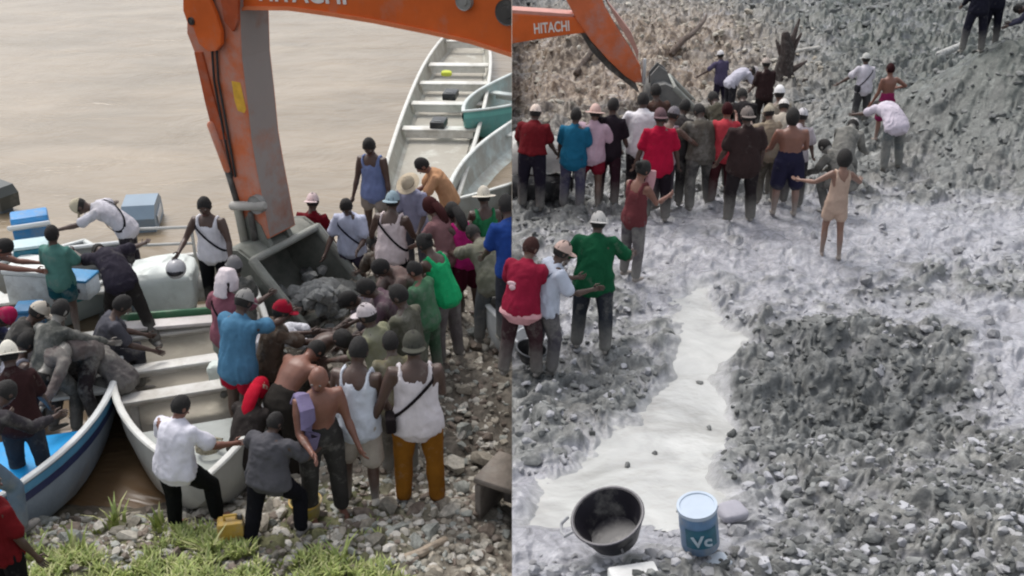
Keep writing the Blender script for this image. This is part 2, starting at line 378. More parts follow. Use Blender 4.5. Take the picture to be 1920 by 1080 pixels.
for nm, a in (('wet', wet), ('soil', soil)):
    at = me.attributes.new(nm, 'FLOAT', 'POINT'); at.data.foreach_set('value', a.ravel().astype(np.float32))
lb = bpy.data.objects.new('river_bank', me); COL.objects.link(lb); tagit(lb, 'stony brown bank where the boats have landed', kind='structure')

# --- river
nx, ny = 260, 320
Xw, Yw = grid_warp(-.80, 0.0, nx, 6.5, 90, ny)
Pw = np.stack([Xw * .55 + Yw * .18, Yw * .8 - Xw * .25, 0 * Xw], -1)
Zw = .022 * fbm(Pw * 1.1, 4, 61) * sm(10, 16, Yw) * (.4 + sm(18, 34, Yw - .5 * Xw))
me = np_mesh('river_water', np.stack([Xw, Yw, Zw], -1).reshape(-1, 3), grid_faces(ny, nx), [])
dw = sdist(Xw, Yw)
a = me.attributes.new('near', 'FLOAT', 'POINT'); a.data.foreach_set('value', (sm(-3.4, -.4, dw + .3 * fbm(Pw, 3, 3)) * sm(13.5, 11.0, Yw)).ravel().astype(np.float32))  # browner inshore: silt, plus the dark bank's reflection painted into the water colour
m = bpy.data.materials.new('silty_river'); m.use_nodes = True; N = m.node_tree.nodes; L = m.node_tree.links; b = N['Principled BSDF']
tc = N.new('ShaderNodeTexCoord'); mp = N.new('ShaderNodeMapping'); mp.inputs['Rotation'].default_value = (0, 0, R(-14)); mp.inputs['Scale'].default_value = (.5, 1.15, 1); L.new(tc.outputs['Object'], mp.inputs['Vector'])
n = N.new('ShaderNodeTexNoise'); n.inputs['Scale'].default_value = .5; n.inputs['Detail'].default_value = 5; n.inputs['Distortion'].default_value = .8; L.new(mp.outputs[0], n.inputs['Vector'])
r = N.new('ShaderNodeValToRGB'); r.color_ramp.elements[0].position = .35; r.color_ramp.elements[0].color = (.19, .145, .092, 1); r.color_ramp.elements[1].position = .7; r.color_ramp.elements[1].color = (.285, .222, .15, 1)
L.new(n.outputs['Fac'], r.inputs['Fac'])
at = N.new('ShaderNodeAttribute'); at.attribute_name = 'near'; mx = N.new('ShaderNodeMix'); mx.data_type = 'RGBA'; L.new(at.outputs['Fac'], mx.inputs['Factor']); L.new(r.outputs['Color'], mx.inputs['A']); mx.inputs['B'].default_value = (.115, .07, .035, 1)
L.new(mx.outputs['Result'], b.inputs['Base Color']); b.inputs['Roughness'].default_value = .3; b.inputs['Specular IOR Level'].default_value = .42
n2 = N.new('ShaderNodeTexNoise'); n2.inputs['Scale'].default_value = 1.0; n2.inputs['Detail'].default_value = 4; n2.inputs['Roughness'].default_value = .6; n2.inputs['Distortion'].default_value = .7; L.new(mp.outputs[0], n2.inputs['Vector'])
bp = N.new('ShaderNodeBump'); bp.inputs['Strength'].default_value = .6; bp.inputs['Distance'].default_value = .16; L.new(n2.outputs['Fac'], bp.inputs['Height']); L.new(bp.outputs['Normal'], b.inputs['Normal'])
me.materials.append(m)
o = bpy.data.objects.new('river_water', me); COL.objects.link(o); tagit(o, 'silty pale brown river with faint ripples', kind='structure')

# ------------------------------------------------------------------ stones
def stone_mesh(seed, col):
    rr = np.random.default_rng(seed); P = rr.normal(size=(22, 3)); P /= np.linalg.norm(P, axis=1)[:, None]; P *= rr.uniform(.82, 1.05, (22, 1)) * np.array([1, rr.uniform(.65, .95), rr.uniform(.5, .75)])
    bm = bmesh.new(); [bm.verts.new(p) for p in P]; h = bmesh.ops.convex_hull(bm, input=bm.verts[:]); bmesh.ops.delete(bm, geom=[g for g in h['geom_interior'] if isinstance(g, bmesh.types.BMVert)], context='VERTS')
    me = bpy.data.meshes.new('stone'); bm.to_mesh(me); bm.free(); me.materials.append(col); me.polygons.foreach_set('use_smooth', [True] * len(me.polygons)); me.set_sharp_from_angle(angle=R(30)); return me
def rockm(c, v=.25): return mat('rock', c, .75, v, 3, .5, 18, .15)
RB = [rockm(c) for c in ((.36, .32, .26), (.46, .43, .37), (.25, .23, .19), (.54, .51, .46), (.33, .34, .31), (.20, .16, .13))]
RG = [rockm(c) for c in ((.17, .174, .17), (.29, .29, .30), (.11, .115, .112), (.40, .40, .42), (.22, .225, .218), (.075, .079, .077))]
SB = [stone_mesh(i, RB[i % 6]) for i in range(18)]; SG = [stone_mesh(50 + i, RG[i % 6]) for i in range(18)]
def put_stone(parent, meshes, x, y, r, k=None, sink=.3, z=None):
    o = bpy.data.objects.new('stone', meshes[k if k is not None else random.randrange(len(meshes))]); COL.objects.link(o); o.parent = parent
    s = [r * random.uniform(.8, 1.2) for _ in range(3)]; o.scale = s; o.rotation_euler = (random.uniform(-.4, .4), random.uniform(-.4, .4), random.uniform(0, 6.28))
    o.location = (x, y, (ground(x, y) if z is None else z) + r * (.6 - sink)); return o
put_stone(lb, SB, *at_z(852, 868, .3).xy, .17, 1); put_stone(lb, SB, *at_z(863, 920, .3).xy, .14, 4); put_stone(lb, SB, *at_z(905, 850, .3).xy, .15, 0)
cnt = 0
while cnt < 130:
    px, py = random.uniform(0, 955), random.uniform(600, 1075); p = at_z(px, py, .25)
    if float(sdist(np.array([p.x]), np.array([p.y]))[0]) < .08 or p.x > -.12: continue
    if px < 840 and py < 930: continue
    if px < 600 and py > 1040: continue
    put_stone(lb, SB, p.x, p.y, random.choice([.06, .07, .09, .11, .14]) * random.uniform(.8, 1.15)); cnt += 1
cnt = 0
while cnt < 155:
    px, py = random.uniform(970, 1915), random.uniform(420, 1075) if random.random() < .75 else random.uniform(10, 420); p = g_at(px, py)
    mk1, pa, *_ = masks_right(np.array([p.x]), np.array([p.y]))
    if mk1[0] > .1: continue
    if abs(px - 1150) < 110 and py > 900: continue
    if p.x < .15: continue
    r_ = random.choice([.045, .06, .08, .1]) * random.uniform(.8, 1.25) * (1 + max(0, p.y - 14) * .07)
    k = random.choice([1, 3, 7, 9, 13, 15]) if pa[0] > .5 else (random.choice([2, 4, 5, 8, 10, 14, 0]) if p.y > 17 else None)
    put_stone(rg, SG, p.x, p.y, r_, k, .55); cnt += 1
for px, py in ((1228, 848), (1312, 716), (1176, 872), (1330, 800)):
    p = g_at(px, py); p = at_z(px, py, float(rightz(np.array([p.x]), np.array([p.y]))[0]) - .06); put_stone(rg, SG, p.x, p.y, random.uniform(.03, .05), random.choice([0, 4, 1]), .8, z=p.z)
def gravel(name, parent, meshes_cols, n, sampler, label):
    """far more small stones than anyone could count: one mesh"""
    tmpl = []
    for k in range(8):
        me = stone_mesh(200 + k, RB[0]); v = np.empty(len(me.vertices) * 3); me.vertices.foreach_get('co', v); f = [tuple(p.vertices) for p in me.polygons]
        tri = np.array([t for p in f for t in [(p[0], p[i], p[i + 1]) for i in range(1, len(p) - 1)]]); tmpl.append((v.reshape(-1, 3), tri)); bpy.data.meshes.remove(me)
    X, Y, Z, S, C = sampler(n); Vs = []; Fs = []; Ms = []; off = 0
    for i in range(len(X)):
        v, f = tmpl[i % 8]; a = RNG.uniform(0, 6.28); ca, sa = math.cos(a), math.sin(a)
        w = v * S[i] * RNG.uniform(.7, 1.3, 3); w = np.stack([w[:, 0] * ca - w[:, 1] * sa + X[i], w[:, 0] * sa + w[:, 1] * ca + Y[i], w[:, 2] + RNG.uniform(-.5, .5) * w[:, 0] * .6 + Z[i] + S[i] * .0], -1)
        Vs.append(w); Fs.append(f + off); Ms.append(np.full(len(f), C[i])); off += len(v)
    me = np_mesh(name, np.concatenate(Vs), np.concatenate(Fs), meshes_cols, smooth=False); me.polygons.foreach_set('material_index', np.concatenate(Ms).astype(np.int32))
    o = bpy.data.objects.new(name, me); COL.objects.link(o); o.parent = parent; tagit(o, label, kind='stuff')
def interp(Xg, Yg, Zg, x0, x1, y0, y1, X, Y):
    ny, nx = Zg.shape; j = np.log(Y / y0) / np.log(y1 / y0) * (ny - 1); i = (X / Y - x0) / (x1 - x0) * (nx - 1)
    j = np.clip(np.round(j).astype(int), 0, ny - 1); i = np.clip(np.round(i).astype(int), 0, nx - 1); return Zg[j, i]
def samp_right(n):
    px = RNG.uniform(960, 1980, n * 3); py = RNG.uniform(-20, 1150, n * 3)
    P = np.array([g_at(a, b_).xy[:] for a, b_ in zip(px, py)]); X, Y = P[:, 0], P[:, 1]
    mk1, pa, dk, wa, gr_ = masks_right(X, Y)
    tb = np.maximum(gauss(X, Y, 1140, 1010, .36, .3), gauss(X, Y, 1316, 1015, .2, .2)) > .4
    k = (~tb) & (mk1 < .2) & (RNG.uniform(size=len(X)) > pa * .8) & (X > .06) & (Y < 60); X, Y, pa, dk, wa = [q[k][:n] for q in (X, Y, pa, dk, wa)]
    Z = interp(Xg, Yg, Zg, 0, .66, 4.8, 75, X, Y); S = RNG.choice([.02, .028, .038, .055], len(X)) * (1 + np.maximum(0, Y - 12) * .08)
    u_ = RNG.uniform(size=len(X)); C = np.where(pa > .45, np.where(u_ < .5, 1, 3), np.where(dk > .4, np.where(u_ < .6, 5, 2), np.floor(u_ * 6)))
    C = np.where((Y > 17) & (pa < .5), np.array([2, 4, 5, 0, 2, 4])[np.floor(u_ * 5.99).astype(int)], C)
    C = np.where((wa > .4), 6 + np.floor(u_ * 3), C)
    return X, Y, Z, S, C.astype(int)
gravel('gravel', rg, RG + [RB[0], RB[1], RB[2]], 6500, samp_right, 'loose grey gravel and broken rock spread over the clay slope')
def samp_left(n):
    px = RNG.uniform(-40, 958, n * 4); py = RNG.uniform(470, 1130, n * 4)
    P = np.array([at_z(a, b_, .25).xy[:] for a, b_ in zip(px, py)]); X, Y = P[:, 0], P[:, 1]; d = sdist(X, Y)
    k = (d > .02) & (X < -.05); X, Y = X[k][:n], Y[k][:n]
    Z = interp(Xb, Yb, Zb, -.72, 0, 4.2, 60, X, Y); S = RNG.choice([.022, .032, .045, .06], len(X)); return X, Y, Z, S, RNG.integers(0, 6, len(X))
gravel('gravel', lb, RB, 5000, samp_left, 'loose beige gravel along the landing bank')

# ------------------------------------------------------------------ people
JOBS = []   # (object, voxel, extras MB or None, wrinkle)
class Pose: pass
SOLVE = {}; FEET = []
def person(px, py, yaw, label, skin='d', top=None, topc=(200, 200, 200), bot='long', botc=(40, 40, 45), hat=None, hatc=(230, 230, 230), hair='short', lean=0, side=0, head=(0, 0),
           la=(5, 10, 15), ra=(5, 10, 15), ll=(2, 4, 4), rl=(-2, 4, 4), h=1.72, w=1.0, shoes=None, mud=.25, mudz=.42, gz=None, strap=None, print_=None, hem=None, bmud=None, sock=None, group=None, curve=.45, brim=0, hairc=None, towel=None, fy=None):
    kw = dict(locals())
    """px, py: where the head is in the photo; the feet find the ground under it"""
    s = h / 1.72; bw = w
    # --- skeleton, local: x right, y forward, z up
    hipz = .93
    def rotdir(fwd, out, sgn):
        d = Vector((0, 0, -1)); d = Matrix.Rotation(R(fwd), 3, 'X') @ d; d = Matrix.Rotation(R(-out * sgn), 3, 'Y') @ d; return d
    def leg(sg, a):
        hp = Vector((.092 * sg * bw, 0, 0)); d1 = rotdir(a[0], a[1], sg); k = hp + d1 * .43
        d2 = rotdir(a[0] - a[2], a[1] * .5, sg); an = k + d2 * .42; return hp, k, an
    L_, Rg = leg(-1, ll), leg(1, rl)
    low = min(L_[2].z, Rg[2].z) - .075
    mid = (L_[2] + Rg[2]) / 2 if abs(L_[2].z - Rg[2].z) < .12 else (L_[2] if L_[2].z < Rg[2].z else Rg[2])
    O = Vector((-mid.x, -mid.y, -low))
    hip, kne, ank = [[(p + O) * s for p in (a, b_)] for a, b_ in zip(L_, Rg)]
    # spine
    LSP = .50; n = 10; pts = [Vector((0, 0, 0))]; ang = []
    for i in range(n):
        t = (i + .5) / n; a = R(lean) * (1 - curve + 2 * curve * t); b2 = R(side)
        d = Vector((math.sin(b2) * math.cos(a), math.sin(a) * 1.0, math.cos(a) * math.cos(b2))).normalized(); pts.append(pts[-1] + d * LSP / n); ang.append(d)
    def sp(t):
        t = max(-.2, min(1.25, t / LSP)) * n
        i = int(max(0, min(n - 1, math.floor(t)))); d = ang[i]
        p = pts[i] + d * LSP / n * (t - i); return p, d
    def S(zv, x=0, y=0):
        p, d = sp(zv); xa = Vector((1, 0, 0)); ya = d.cross(xa).normalized() * 1.0
        xa = ya.cross(d).normalized()
        return (p + xa * x + ya * y + O) * s
    dtop = ang[-1]; xa = Vector((1, 0, 0)); ya = dtop.cross(xa).normalized(); xa = ya.cross(dtop).normalized()
    hp_, hy_ = head
    HB = Matrix((xa, ya, dtop)).transposed()
    HR = Matrix.Rotation(R(-lean * .0), 3, 'X')
    Mh = HB @ Matrix.Rotation(R(-hp_ * 1.0), 3, 'X').to_3x3()
    Mh = HB @ Matrix.Rotation(R(hy_), 3, 'Z') @ Matrix.Rotation(R(-hp_), 3, 'X')
    nb0 = S(.54); neck_up = (HB @ (Matrix.Rotation(R(-hp_ * .5), 3, 'X') @ Vector((0, .12, 1)))).normalized()
    hs = s * 1.12; hc = nb0 + neck_up * .15 * s
    # arms
    shx = .168 * bw
    arms = []
    for sg, a in ((-1, la), (1, ra)):
        a = tuple(a) + (0,) * (4 - len(a))
        sh = S(.465, shx * sg, 0); d1 = rotdir(a[0], a[1], sg); e = sh + d1 * .29 * s
        d2 = rotdir(a[0] + a[2], a[1] - a[3], sg); wv = e + d2 * .255 * s; arms.append((sh, e, wv, d2, sg))
    # --- place
    yawm = Matrix.Rotation(R(yaw), 4, 'Z'); hw = yawm @ hc
    zg = gz if gz is not None else .3 if px < 960 else 1.2
    for _ in range(8):
        p = at_z(px, py, zg + hw.z); root = p - hw
        if gz is None: zg = .5 * zg + .5 * ground(root.x, root.y)
    root.z = zg - .02
    if fy is not None:      # feet seen at row fy: take the height that fits
        f = (at_z if px < 960 else lambda a, b_, c: g_at(a, b_))(px, fy, .3) if gz is None else at_z(px, fy, gz)
        zr = at_y(px, py, f.y + hw.y).z; zgr = gz if gz is not None else ground(f.x, f.y)
        kw['h'] = h * min(1.1, max(.84, (zr - zgr) / hc.z)); kw['fy'] = None; return person(**kw)
    o = empty('person', root, label, 'person', group or ('people gathered on the muddy bank' if px < 960 else 'people out on the rubble slope'), R(yaw))
    q = project(root); SOLVE[(px, py)] = (float(q[0]), float(q[1]))
    g = mud
    # --- body
    B = MB(); t_ = lambda z, rx, ry, y=0: (S(z, 0, y), (rx * bw * s, ry * s * (.5 + .5 * bw)))
    rings = [t_(-.09, .10, .08), t_(-.02, .158, .108), t_(.05, .162, .11), t_(.12, .15, .10), t_(.2, .135, .095), t_(.3, .155, .108), t_(.4, .178, .112), t_(.455, .172, .10), t_(.505, .115, .082), t_(.54, .066, .064)]
    B.tube([r_[0] for r_ in rings], [r_[1] for r_ in rings], 14, (0, 1, .01))
    B.tube([S(.50), nb0, nb0.lerp(hc, .8)], [.07 * s, .057 * s, .055 * s], 10)
    for (sh, e, wv, d2, sg) in arms:
        k = s * (.6 + .4 * bw)
        B.tube([S(.44, .11 * sg * bw), sh, sh.lerp(e, .35), sh.lerp(e, .75), e, e.lerp(wv, .3), e.lerp(wv, .75), wv, wv + d2 * .05 * s], [.07 * k, .062 * k, .056 * k, .045 * k, .040 * k, .043 * k, .031 * k, .027 * k, (.026 * k, .03 * k)], 9)
        B.ball(wv + d2 * .065 * s, (.024 * s, .042 * s, .05 * s), d2.to_track_quat('Z', 'Y').to_matrix(), 8, 6)
    for hpj, kn, an in zip(hip, kne, ank):
        k = s * (.5 + .5 * bw)
        B.tube([hpj + Vector((0, 0, .03)), hpj.lerp(kn, .25), hpj.lerp(kn, .6), kn, kn.lerp(an, .3) - Vector((0, .012, 0)), kn.lerp(an, .7), an], [.094 * k, .088 * k, .072 * k, .056 * k, .056 * k, .043 * k, .037 * k], 10)
        B.tube([an - Vector((0, .05, .01)) * s, an + Vector((0, 0, -.03)) * s, an + Vector((0, .09, -.045)) * s, an + Vector((0, .17, -.055)) * s], [(.032 * s, .03 * s), (.038 * s, .04 * s), (.043 * s, .026 * s), (.036 * s, .016 * s)], 8, (0, 0, 1))
    def hf(v):
        v = v.copy(); z = v.z / .115
        if z < 0: v.x *= 1 + .28 * z; v.y = v.y * (1 + .12 * z) + (.012 * -z if v.y > 0 else .02 * -z)
        if v.y < 0: v.y *= 1.06
        return v
    B.ball(hc, (.077, .092, .118), Mh * s if False else Matrix.Scale(hs, 3) @ Mh, 14, 11, 0, hf)
    hx = lambda x, y, z: hc + (Mh @ Vector((x, y, z))) * hs
    B.tube([hx(0, .085, .02), hx(0, .108, -.022)], [.010 * s, .017 * s], 6)
    for sg in (-1, 1): B.ball(hx(.079 * sg, -.005, -.005), (.011 * s, .02 * s, .032 * s), Mh, 6, 5)
    E = MB()
    for (sh, e, wv, d2, sg) in arms:
        d2n = d2.normalized(); side_v = Vector((0, 1, 0)) - d2n * d2n.y
        if side_v.length < .1: side_v = Vector((0, 0, 1)) - d2n * d2n.z
        side_v.normalize(); nrm = d2n.cross(side_v) * sg; nrm.normalize(); c = wv + d2n * .10 * s
        for q_, ln in ((-.027, .055), (-.009, .068), (.009, .073), (.027, .064)):
            b0 = c + side_v * q_ * s - d2n * .01 * s; k1 = b0 + d2n * ln * .55 * s + nrm * .008 * s; k2 = k1 + (d2n * .45 + nrm * .38) * ln * s
            E.tube([b0, k1, k2], [.0095 * s, .0088 * s, .007 * s], 5)
        b0 = wv + d2n * .045 * s + side_v * .034 * s; E.tube([b0, b0 + (d2n * .5 + side_v * .5) * .05 * s, b0 + (d2n * .9 + side_v * .45 + nrm * .3) * .065 * s], [.012 * s, .010 * s, .008 * s], 5)
    for sg in (-1, 1): E.ball(hx(.031 * sg, .083, .012), (.013 * s, .008 * s, .008 * s), Mh, 6, 4, 1); E.ball(hx(.031 * sg, .089, .012), .006 * s, Mh, 5, 4, 2)
    E.tube([hx(-.025, .088, -.058), hx(0, .097, -.056), hx(.025, .088, -.058)], [.006 * s, .009 * s, .006 * s], 5, mi=3)
    smat = skinm(skin, min(.9, g * .8) if skin != 'g' else .7, mudz)
    ob = B.build('body', [smat, EYEW, EYED, LIPS], o, recalc=False); JOBS.append((ob, .0175 * s, E, 0, None))
    # --- trousers
    if bot:
        C = MB(); ex = .016; cut = {'long': .93, 'shorts': .0, 'knee': .0}[bot]
        C.tube([S(.17), S(.10), S(.03), S(-.04), S(-.10)], [(.150 * bw * s, .108 * s), (.166 * bw * s, .118 * s), (.18 * bw * s, .128 * s), (.178 * bw * s, .122 * s), (.12 * bw * s, .09 * s)], 14, (0, 1, .01))
        for hpj, kn, an in zip(hip, kne, ank):
            k = s * (.5 + .5 * bw)
            if bot == 'long':
                C.tube([hpj + Vector((0, 0, .02)), hpj.lerp(kn, .3), hpj.lerp(kn, .7), kn, kn.lerp(an, .4), kn.lerp(an, .93)], [.106 * k, .104 * k, .09 * k, .08 * k, .076 * k, .068 * k], 10)
            else:
                f = .55 if bot == 'shorts' else .92
                C.tube([hpj + Vector((0, 0, .02)), hpj.lerp(kn, f * .5), hpj.lerp(kn, f)], [.108 * k, .112 * k, .108 * k], 10)
        ob = C.build('trousers' if bot == 'long' else 'shorts', cloth(botc, g if bmud is None else bmud, mudz), o, recalc=False); JOBS.append((ob, .021 * s, None, .008, None))
    # --- shirt
    if top:
        C = MB(); hm = -.06 if hem is None else hem; e_ = .02
        if top == 'tank': rr_ = [(hm, .205, .152), (.05, .196, .146), (.16, .168, .126), (.28, .166, .124), (.36, .172, .122), (.40, .158, .112)]
        elif top == 'crop': rr_ = [(.22, .155, .115), (.3, .168, .124), (.37, .172, .124), (.40, .155, .11)]
        else: rr_ = [(hm, .21, .158), (.05, .202, .152), (.16, .178, .134), (.28, .176, .13), (.38, .184, .130), (.44, .180, .120), (.475, .160, .112), (.505, .118, .098), (.525, .082, .080)]
        C.tube([S(a) for a, *_ in rr_], [(x * bw * s, y * s * (.5 + .5 * bw)) for _, x, y in rr_], 16, (0, 1, .01))
        for (sh, e, wv, d2, sg) in arms:
            k = s * (.6 + .4 * bw)
            if top == 'tee': C.tube([S(.44, .08 * sg * bw), sh, sh.lerp(e, .4), sh.lerp(e, .80)], [.072 * k, .074 * k, .074 * k, .080 * k], 10)
            elif top == 'long': C.tube([S(.44, .10 * sg * bw), sh, sh.lerp(e, .5), e, e.lerp(wv, .5), e.lerp(wv, .88)], [.075 * k, .073 * k, .064 * k, .058 * k, .052 * k, .045 * k], 10)
            else:
                C.tube([S(.34, .10 * sg * bw, .085), S(.44, .115 * sg * bw, .085), S(.515, .112 * sg * bw, .03), S(.51, .112 * sg * bw, -.04), S(.42, .11 * sg * bw, -.09), S(.33, .10 * sg * bw, -.09)], [(.03 * s, .02 * s)] * 6, 8, (1, 0, 0))
        mats_ = cloth(topc, g, None)
        ob = C.build('shirt', mats_, o, recalc=False); JOBS.append((ob, .0185 * s, None, .014, None))
    # --- hair and hats
    q3 = Mh.to_4x4(); HM = Matrix.Translation(hc) @ q3 @ Matrix.Scale(hs, 4)
    if hair and hair != 'bald':
        C = MB(); V = []; F = []; nu, nv = 18, 8
        full = {'short': .49, 'long': .55, 'afro': .58, 'bun': .5}[hair]; gq = {'short': 1.07, 'long': 1.12, 'afro': 1.28, 'bun': 1.1}[hair]
        def shell(gg):
            out = []
            for i in range(nv + 1):
                for k in range(nu):
                    a = 2 * PI * k / nu; front = max(0, math.sin(a)); th = PI * i / nv * (full + .14 * (1 - front) - .13 * front)
                    v = hf(Vector((math.sin(th) * math.cos(a) * .077, math.sin(th) * math.sin(a) * .092, math.cos(th) * .118))) * gg; out.append(v + v.normalized() * .004 * vnoise(np.array(v) * 60))
            return out
        A = shell(gq); Bq = shell(.93); V = [HM @ v for v in A + Bq]
        for i in range(nv):
            for k in range(nu):
                a = i * nu + k; b_ = i * nu + (k + 1) % nu; F.append((a, a + nu, b_ + nu, b_)); F.append((a + len(A), b_ + len(A), b_ + nu + len(A), a + nu + len(A)))
        for k in range(nu): a = nv * nu + k; b_ = nv * nu + (k + 1) % nu; F.append((a, a + len(A), b_ + len(A), b_))
        C.add(V, F)
        if hair == 'long': C.tube([HM @ Vector((0, -.07, .03)), HM @ Vector((0, -.105, -.08)), HM @ Vector((0, -.11, -.2)), HM @ Vector((0, -.10, -.27))], [(.07 * s, .04 * s), (.08 * s, .045 * s), (.07 * s, .04 * s), (.04 * s, .025 * s)], 12, Mh @ Vector((0, 1, 0)))
        if hair == 'bun': C.ball(HM @ Vector((0, -.11, .05)), .045 * s, Mh)
        C.build('hair', HAIRM if hairc is None else cloth(hairc, .1), o)
    if hat:
        C = MB(); V = []; F = []; nu, nv = 20, 6; mh = cloth(hatc, g * .6)
        gq = 1.09 if hat != 'helmet' else 1.22; zq = .92 if hat == 'cap' else 1.0
        for i in range(nv + 1):
            th = PI * i / nv * (.47 if hat != 'wrap' else .55)
            for k in range(nu):
                a = 2 * PI * k / nu; V.append(HM @ (Vector((math.sin(th) * math.cos(a) * .077, math.sin(th) * math.sin(a) * .094, math.cos(th) * .118 * zq)) * gq + Vector((0, -.002, .008 + .004 * float(vnoise(np.array([k * .9, i * .8, px * .37])))))))
        for i in range(nv):
            for k in range(nu): a = i * nu + k; b_ = i * nu + (k + 1) % nu; F.append((a, a + nu, b_ + nu, b_))
        F.append(tuple(nv * nu + k for k in range(nu))[::-1])
        C.add(V, F); C.build({'helmet': 'helmet', 'hat': 'hat_crown', 'wrap': 'head_wrap'}.get(hat, 'cap'), mh, o)
        if hat in ('cap', 'helmet', 'hat'):
            C = MB(); nk = 12 if hat != 'hat' else 24; V = []
            for lay in (0, 1):
                for k in range(nk + 1):
                    a = (R(25) + R(130) * k / nk if hat != 'hat' else 2 * PI * k / nk) + R(brim)
                    for rr in (0, 1):
                        ex_ = (.062 * (math.sin(PI * k / nk) ** .6) if hat != 'hat' else .06) * rr + (.0)
                        rad = Vector((math.cos(a) * (.086 + ex_), math.sin(a) * (.104 + ex_ * 1.1), .018 - .008 * rr - .006 * lay)); V.append(HM @ rad)
            st = 2 * (nk + 1); F = []
            for k in range(nk):
                a = 2 * k; F += [(a, a + 1, a + 3, a + 2), (a + st, a + 2 + st, a + 3 + st, a + 1 + st), (a + 1, a + 1 + st, a + 3 + st, a + 3), (a, a + 2, a + 2 + st, a + st)]
            C.add(V, F).build('brim', mh, o)
    # --- shoes
    if shoes:
        for kn, an in zip(kne, ank):
            C = MB(); z = Vector((0, 0, 1))
            top_ = an.lerp(kn, .55) if shoes == 'boot' else an + Vector((0, 0, .03)) * s
            if shoes == 'boot': C.tube([top_, an.lerp(kn, .25), an + Vector((0, -.005, -.01))], [.066 * s, .056 * s, .052 * s], 10)
            C.tube([an + Vector((0, -.065, -.03)) * s, an + Vector((0, 0, -.028)) * s, an + Vector((0, .1, -.04)) * s, an + Vector((0, .185, -.048)) * s], [(.042 * s, .05 * s), (.05 * s, .055 * s), (.054 * s, .038 * s), (.044 * s, .026 * s)], 10, (0, 0, 1))
            ob = C.build('boot' if shoes == 'boot' else 'shoe', mat('rubber', (.06, .065, .065) if shoes == 'boot' else (.09, .08, .08), .5, .2, 6, .2, 30, .55, mudz=.3), o, recalc=False)
    if strap:
        sg, sc_ = strap[0], strap[1]; C = MB(); nn = 22; V = []; F = []
        for k in range(nn):
            a = 2 * PI * k / nn; x = math.cos(a); y = math.sin(a); zc = .27 + .22 * x * sg
            rx_, ry_ = .186 * bw + (.01), .146
            if zc > .43: rx_ *= .72; ry_ *= .80
            for dz_, dr in ((-.018, 0), (.018, 0), (.018, .007), (-.018, .007)):
                V.append(S(zc + dz_, x * (rx_ + dr), y * (ry_ + dr)))
        for k in range(nn):
            a = 4 * k; b_ = 4 * ((k + 1) % nn)
            for j in range(4): F.append((a + j, a + (j + 1) % 4, b_ + (j + 1) % 4, b_ + j))
        C.add(V, F); C.build('strap', cloth(sc_, 0), o)
        if len(strap) > 2:
            M = Matrix.Translation(S(.03, -.2 * sg * bw, strap[2] * .08)); C = MB().box((.09 * s, .17 * s, .15 * s), M, bev=.02); C.build('shoulder_bag', cloth(sc_, .1), o)
    if towel:
        C = MB(); C.tube([HM @ Vector((-.09, -.02, -.08)), HM @ Vector((-.10, -.03, .03)), HM @ Vector((-.05, -.03, .13)), HM @ Vector((.05, -.03, .13)), HM @ Vector((.10, -.03, .03)), HM @ Vector((.09, -.02, -.08))], [(.03 * s, .085 * s)] * 6, 10, Mh @ Vector((0, 1, 0)))
        C.tube([HM @ Vector((0, -.10, .1)), HM @ Vector((0, -.13, 0)), HM @ Vector((0, -.13, -.16))], [(.07 * s, .018 * s), (.1 * s, .02 * s), (.11 * s, .02 * s)], 12, Mh @ Vector((0, 1, 0)))
        ob = C.build('towel', cloth(towel, .1), o, recalc=False); JOBS.append((ob, .016, None, .004, None))
    FEET.append((px, py, round(q[0]), round(q[1]), round(root.y, 1)))
    return o, dict(S=S, arms=arms, hc=hc, HM=HM, s=s)
EYEW = mat('eye_white', (.30, .28, .26), .3, 0, 1, 0); EYED = mat('eye_dark', (.02, .015, .012), .2, 0, 1, 0); LIPS = mat('lips', (.13, .05, .045), .4, .1, 20, 0); HAIRM = mat('hair', (.018, .016, .015), .8, .3, 60, .6, 90)
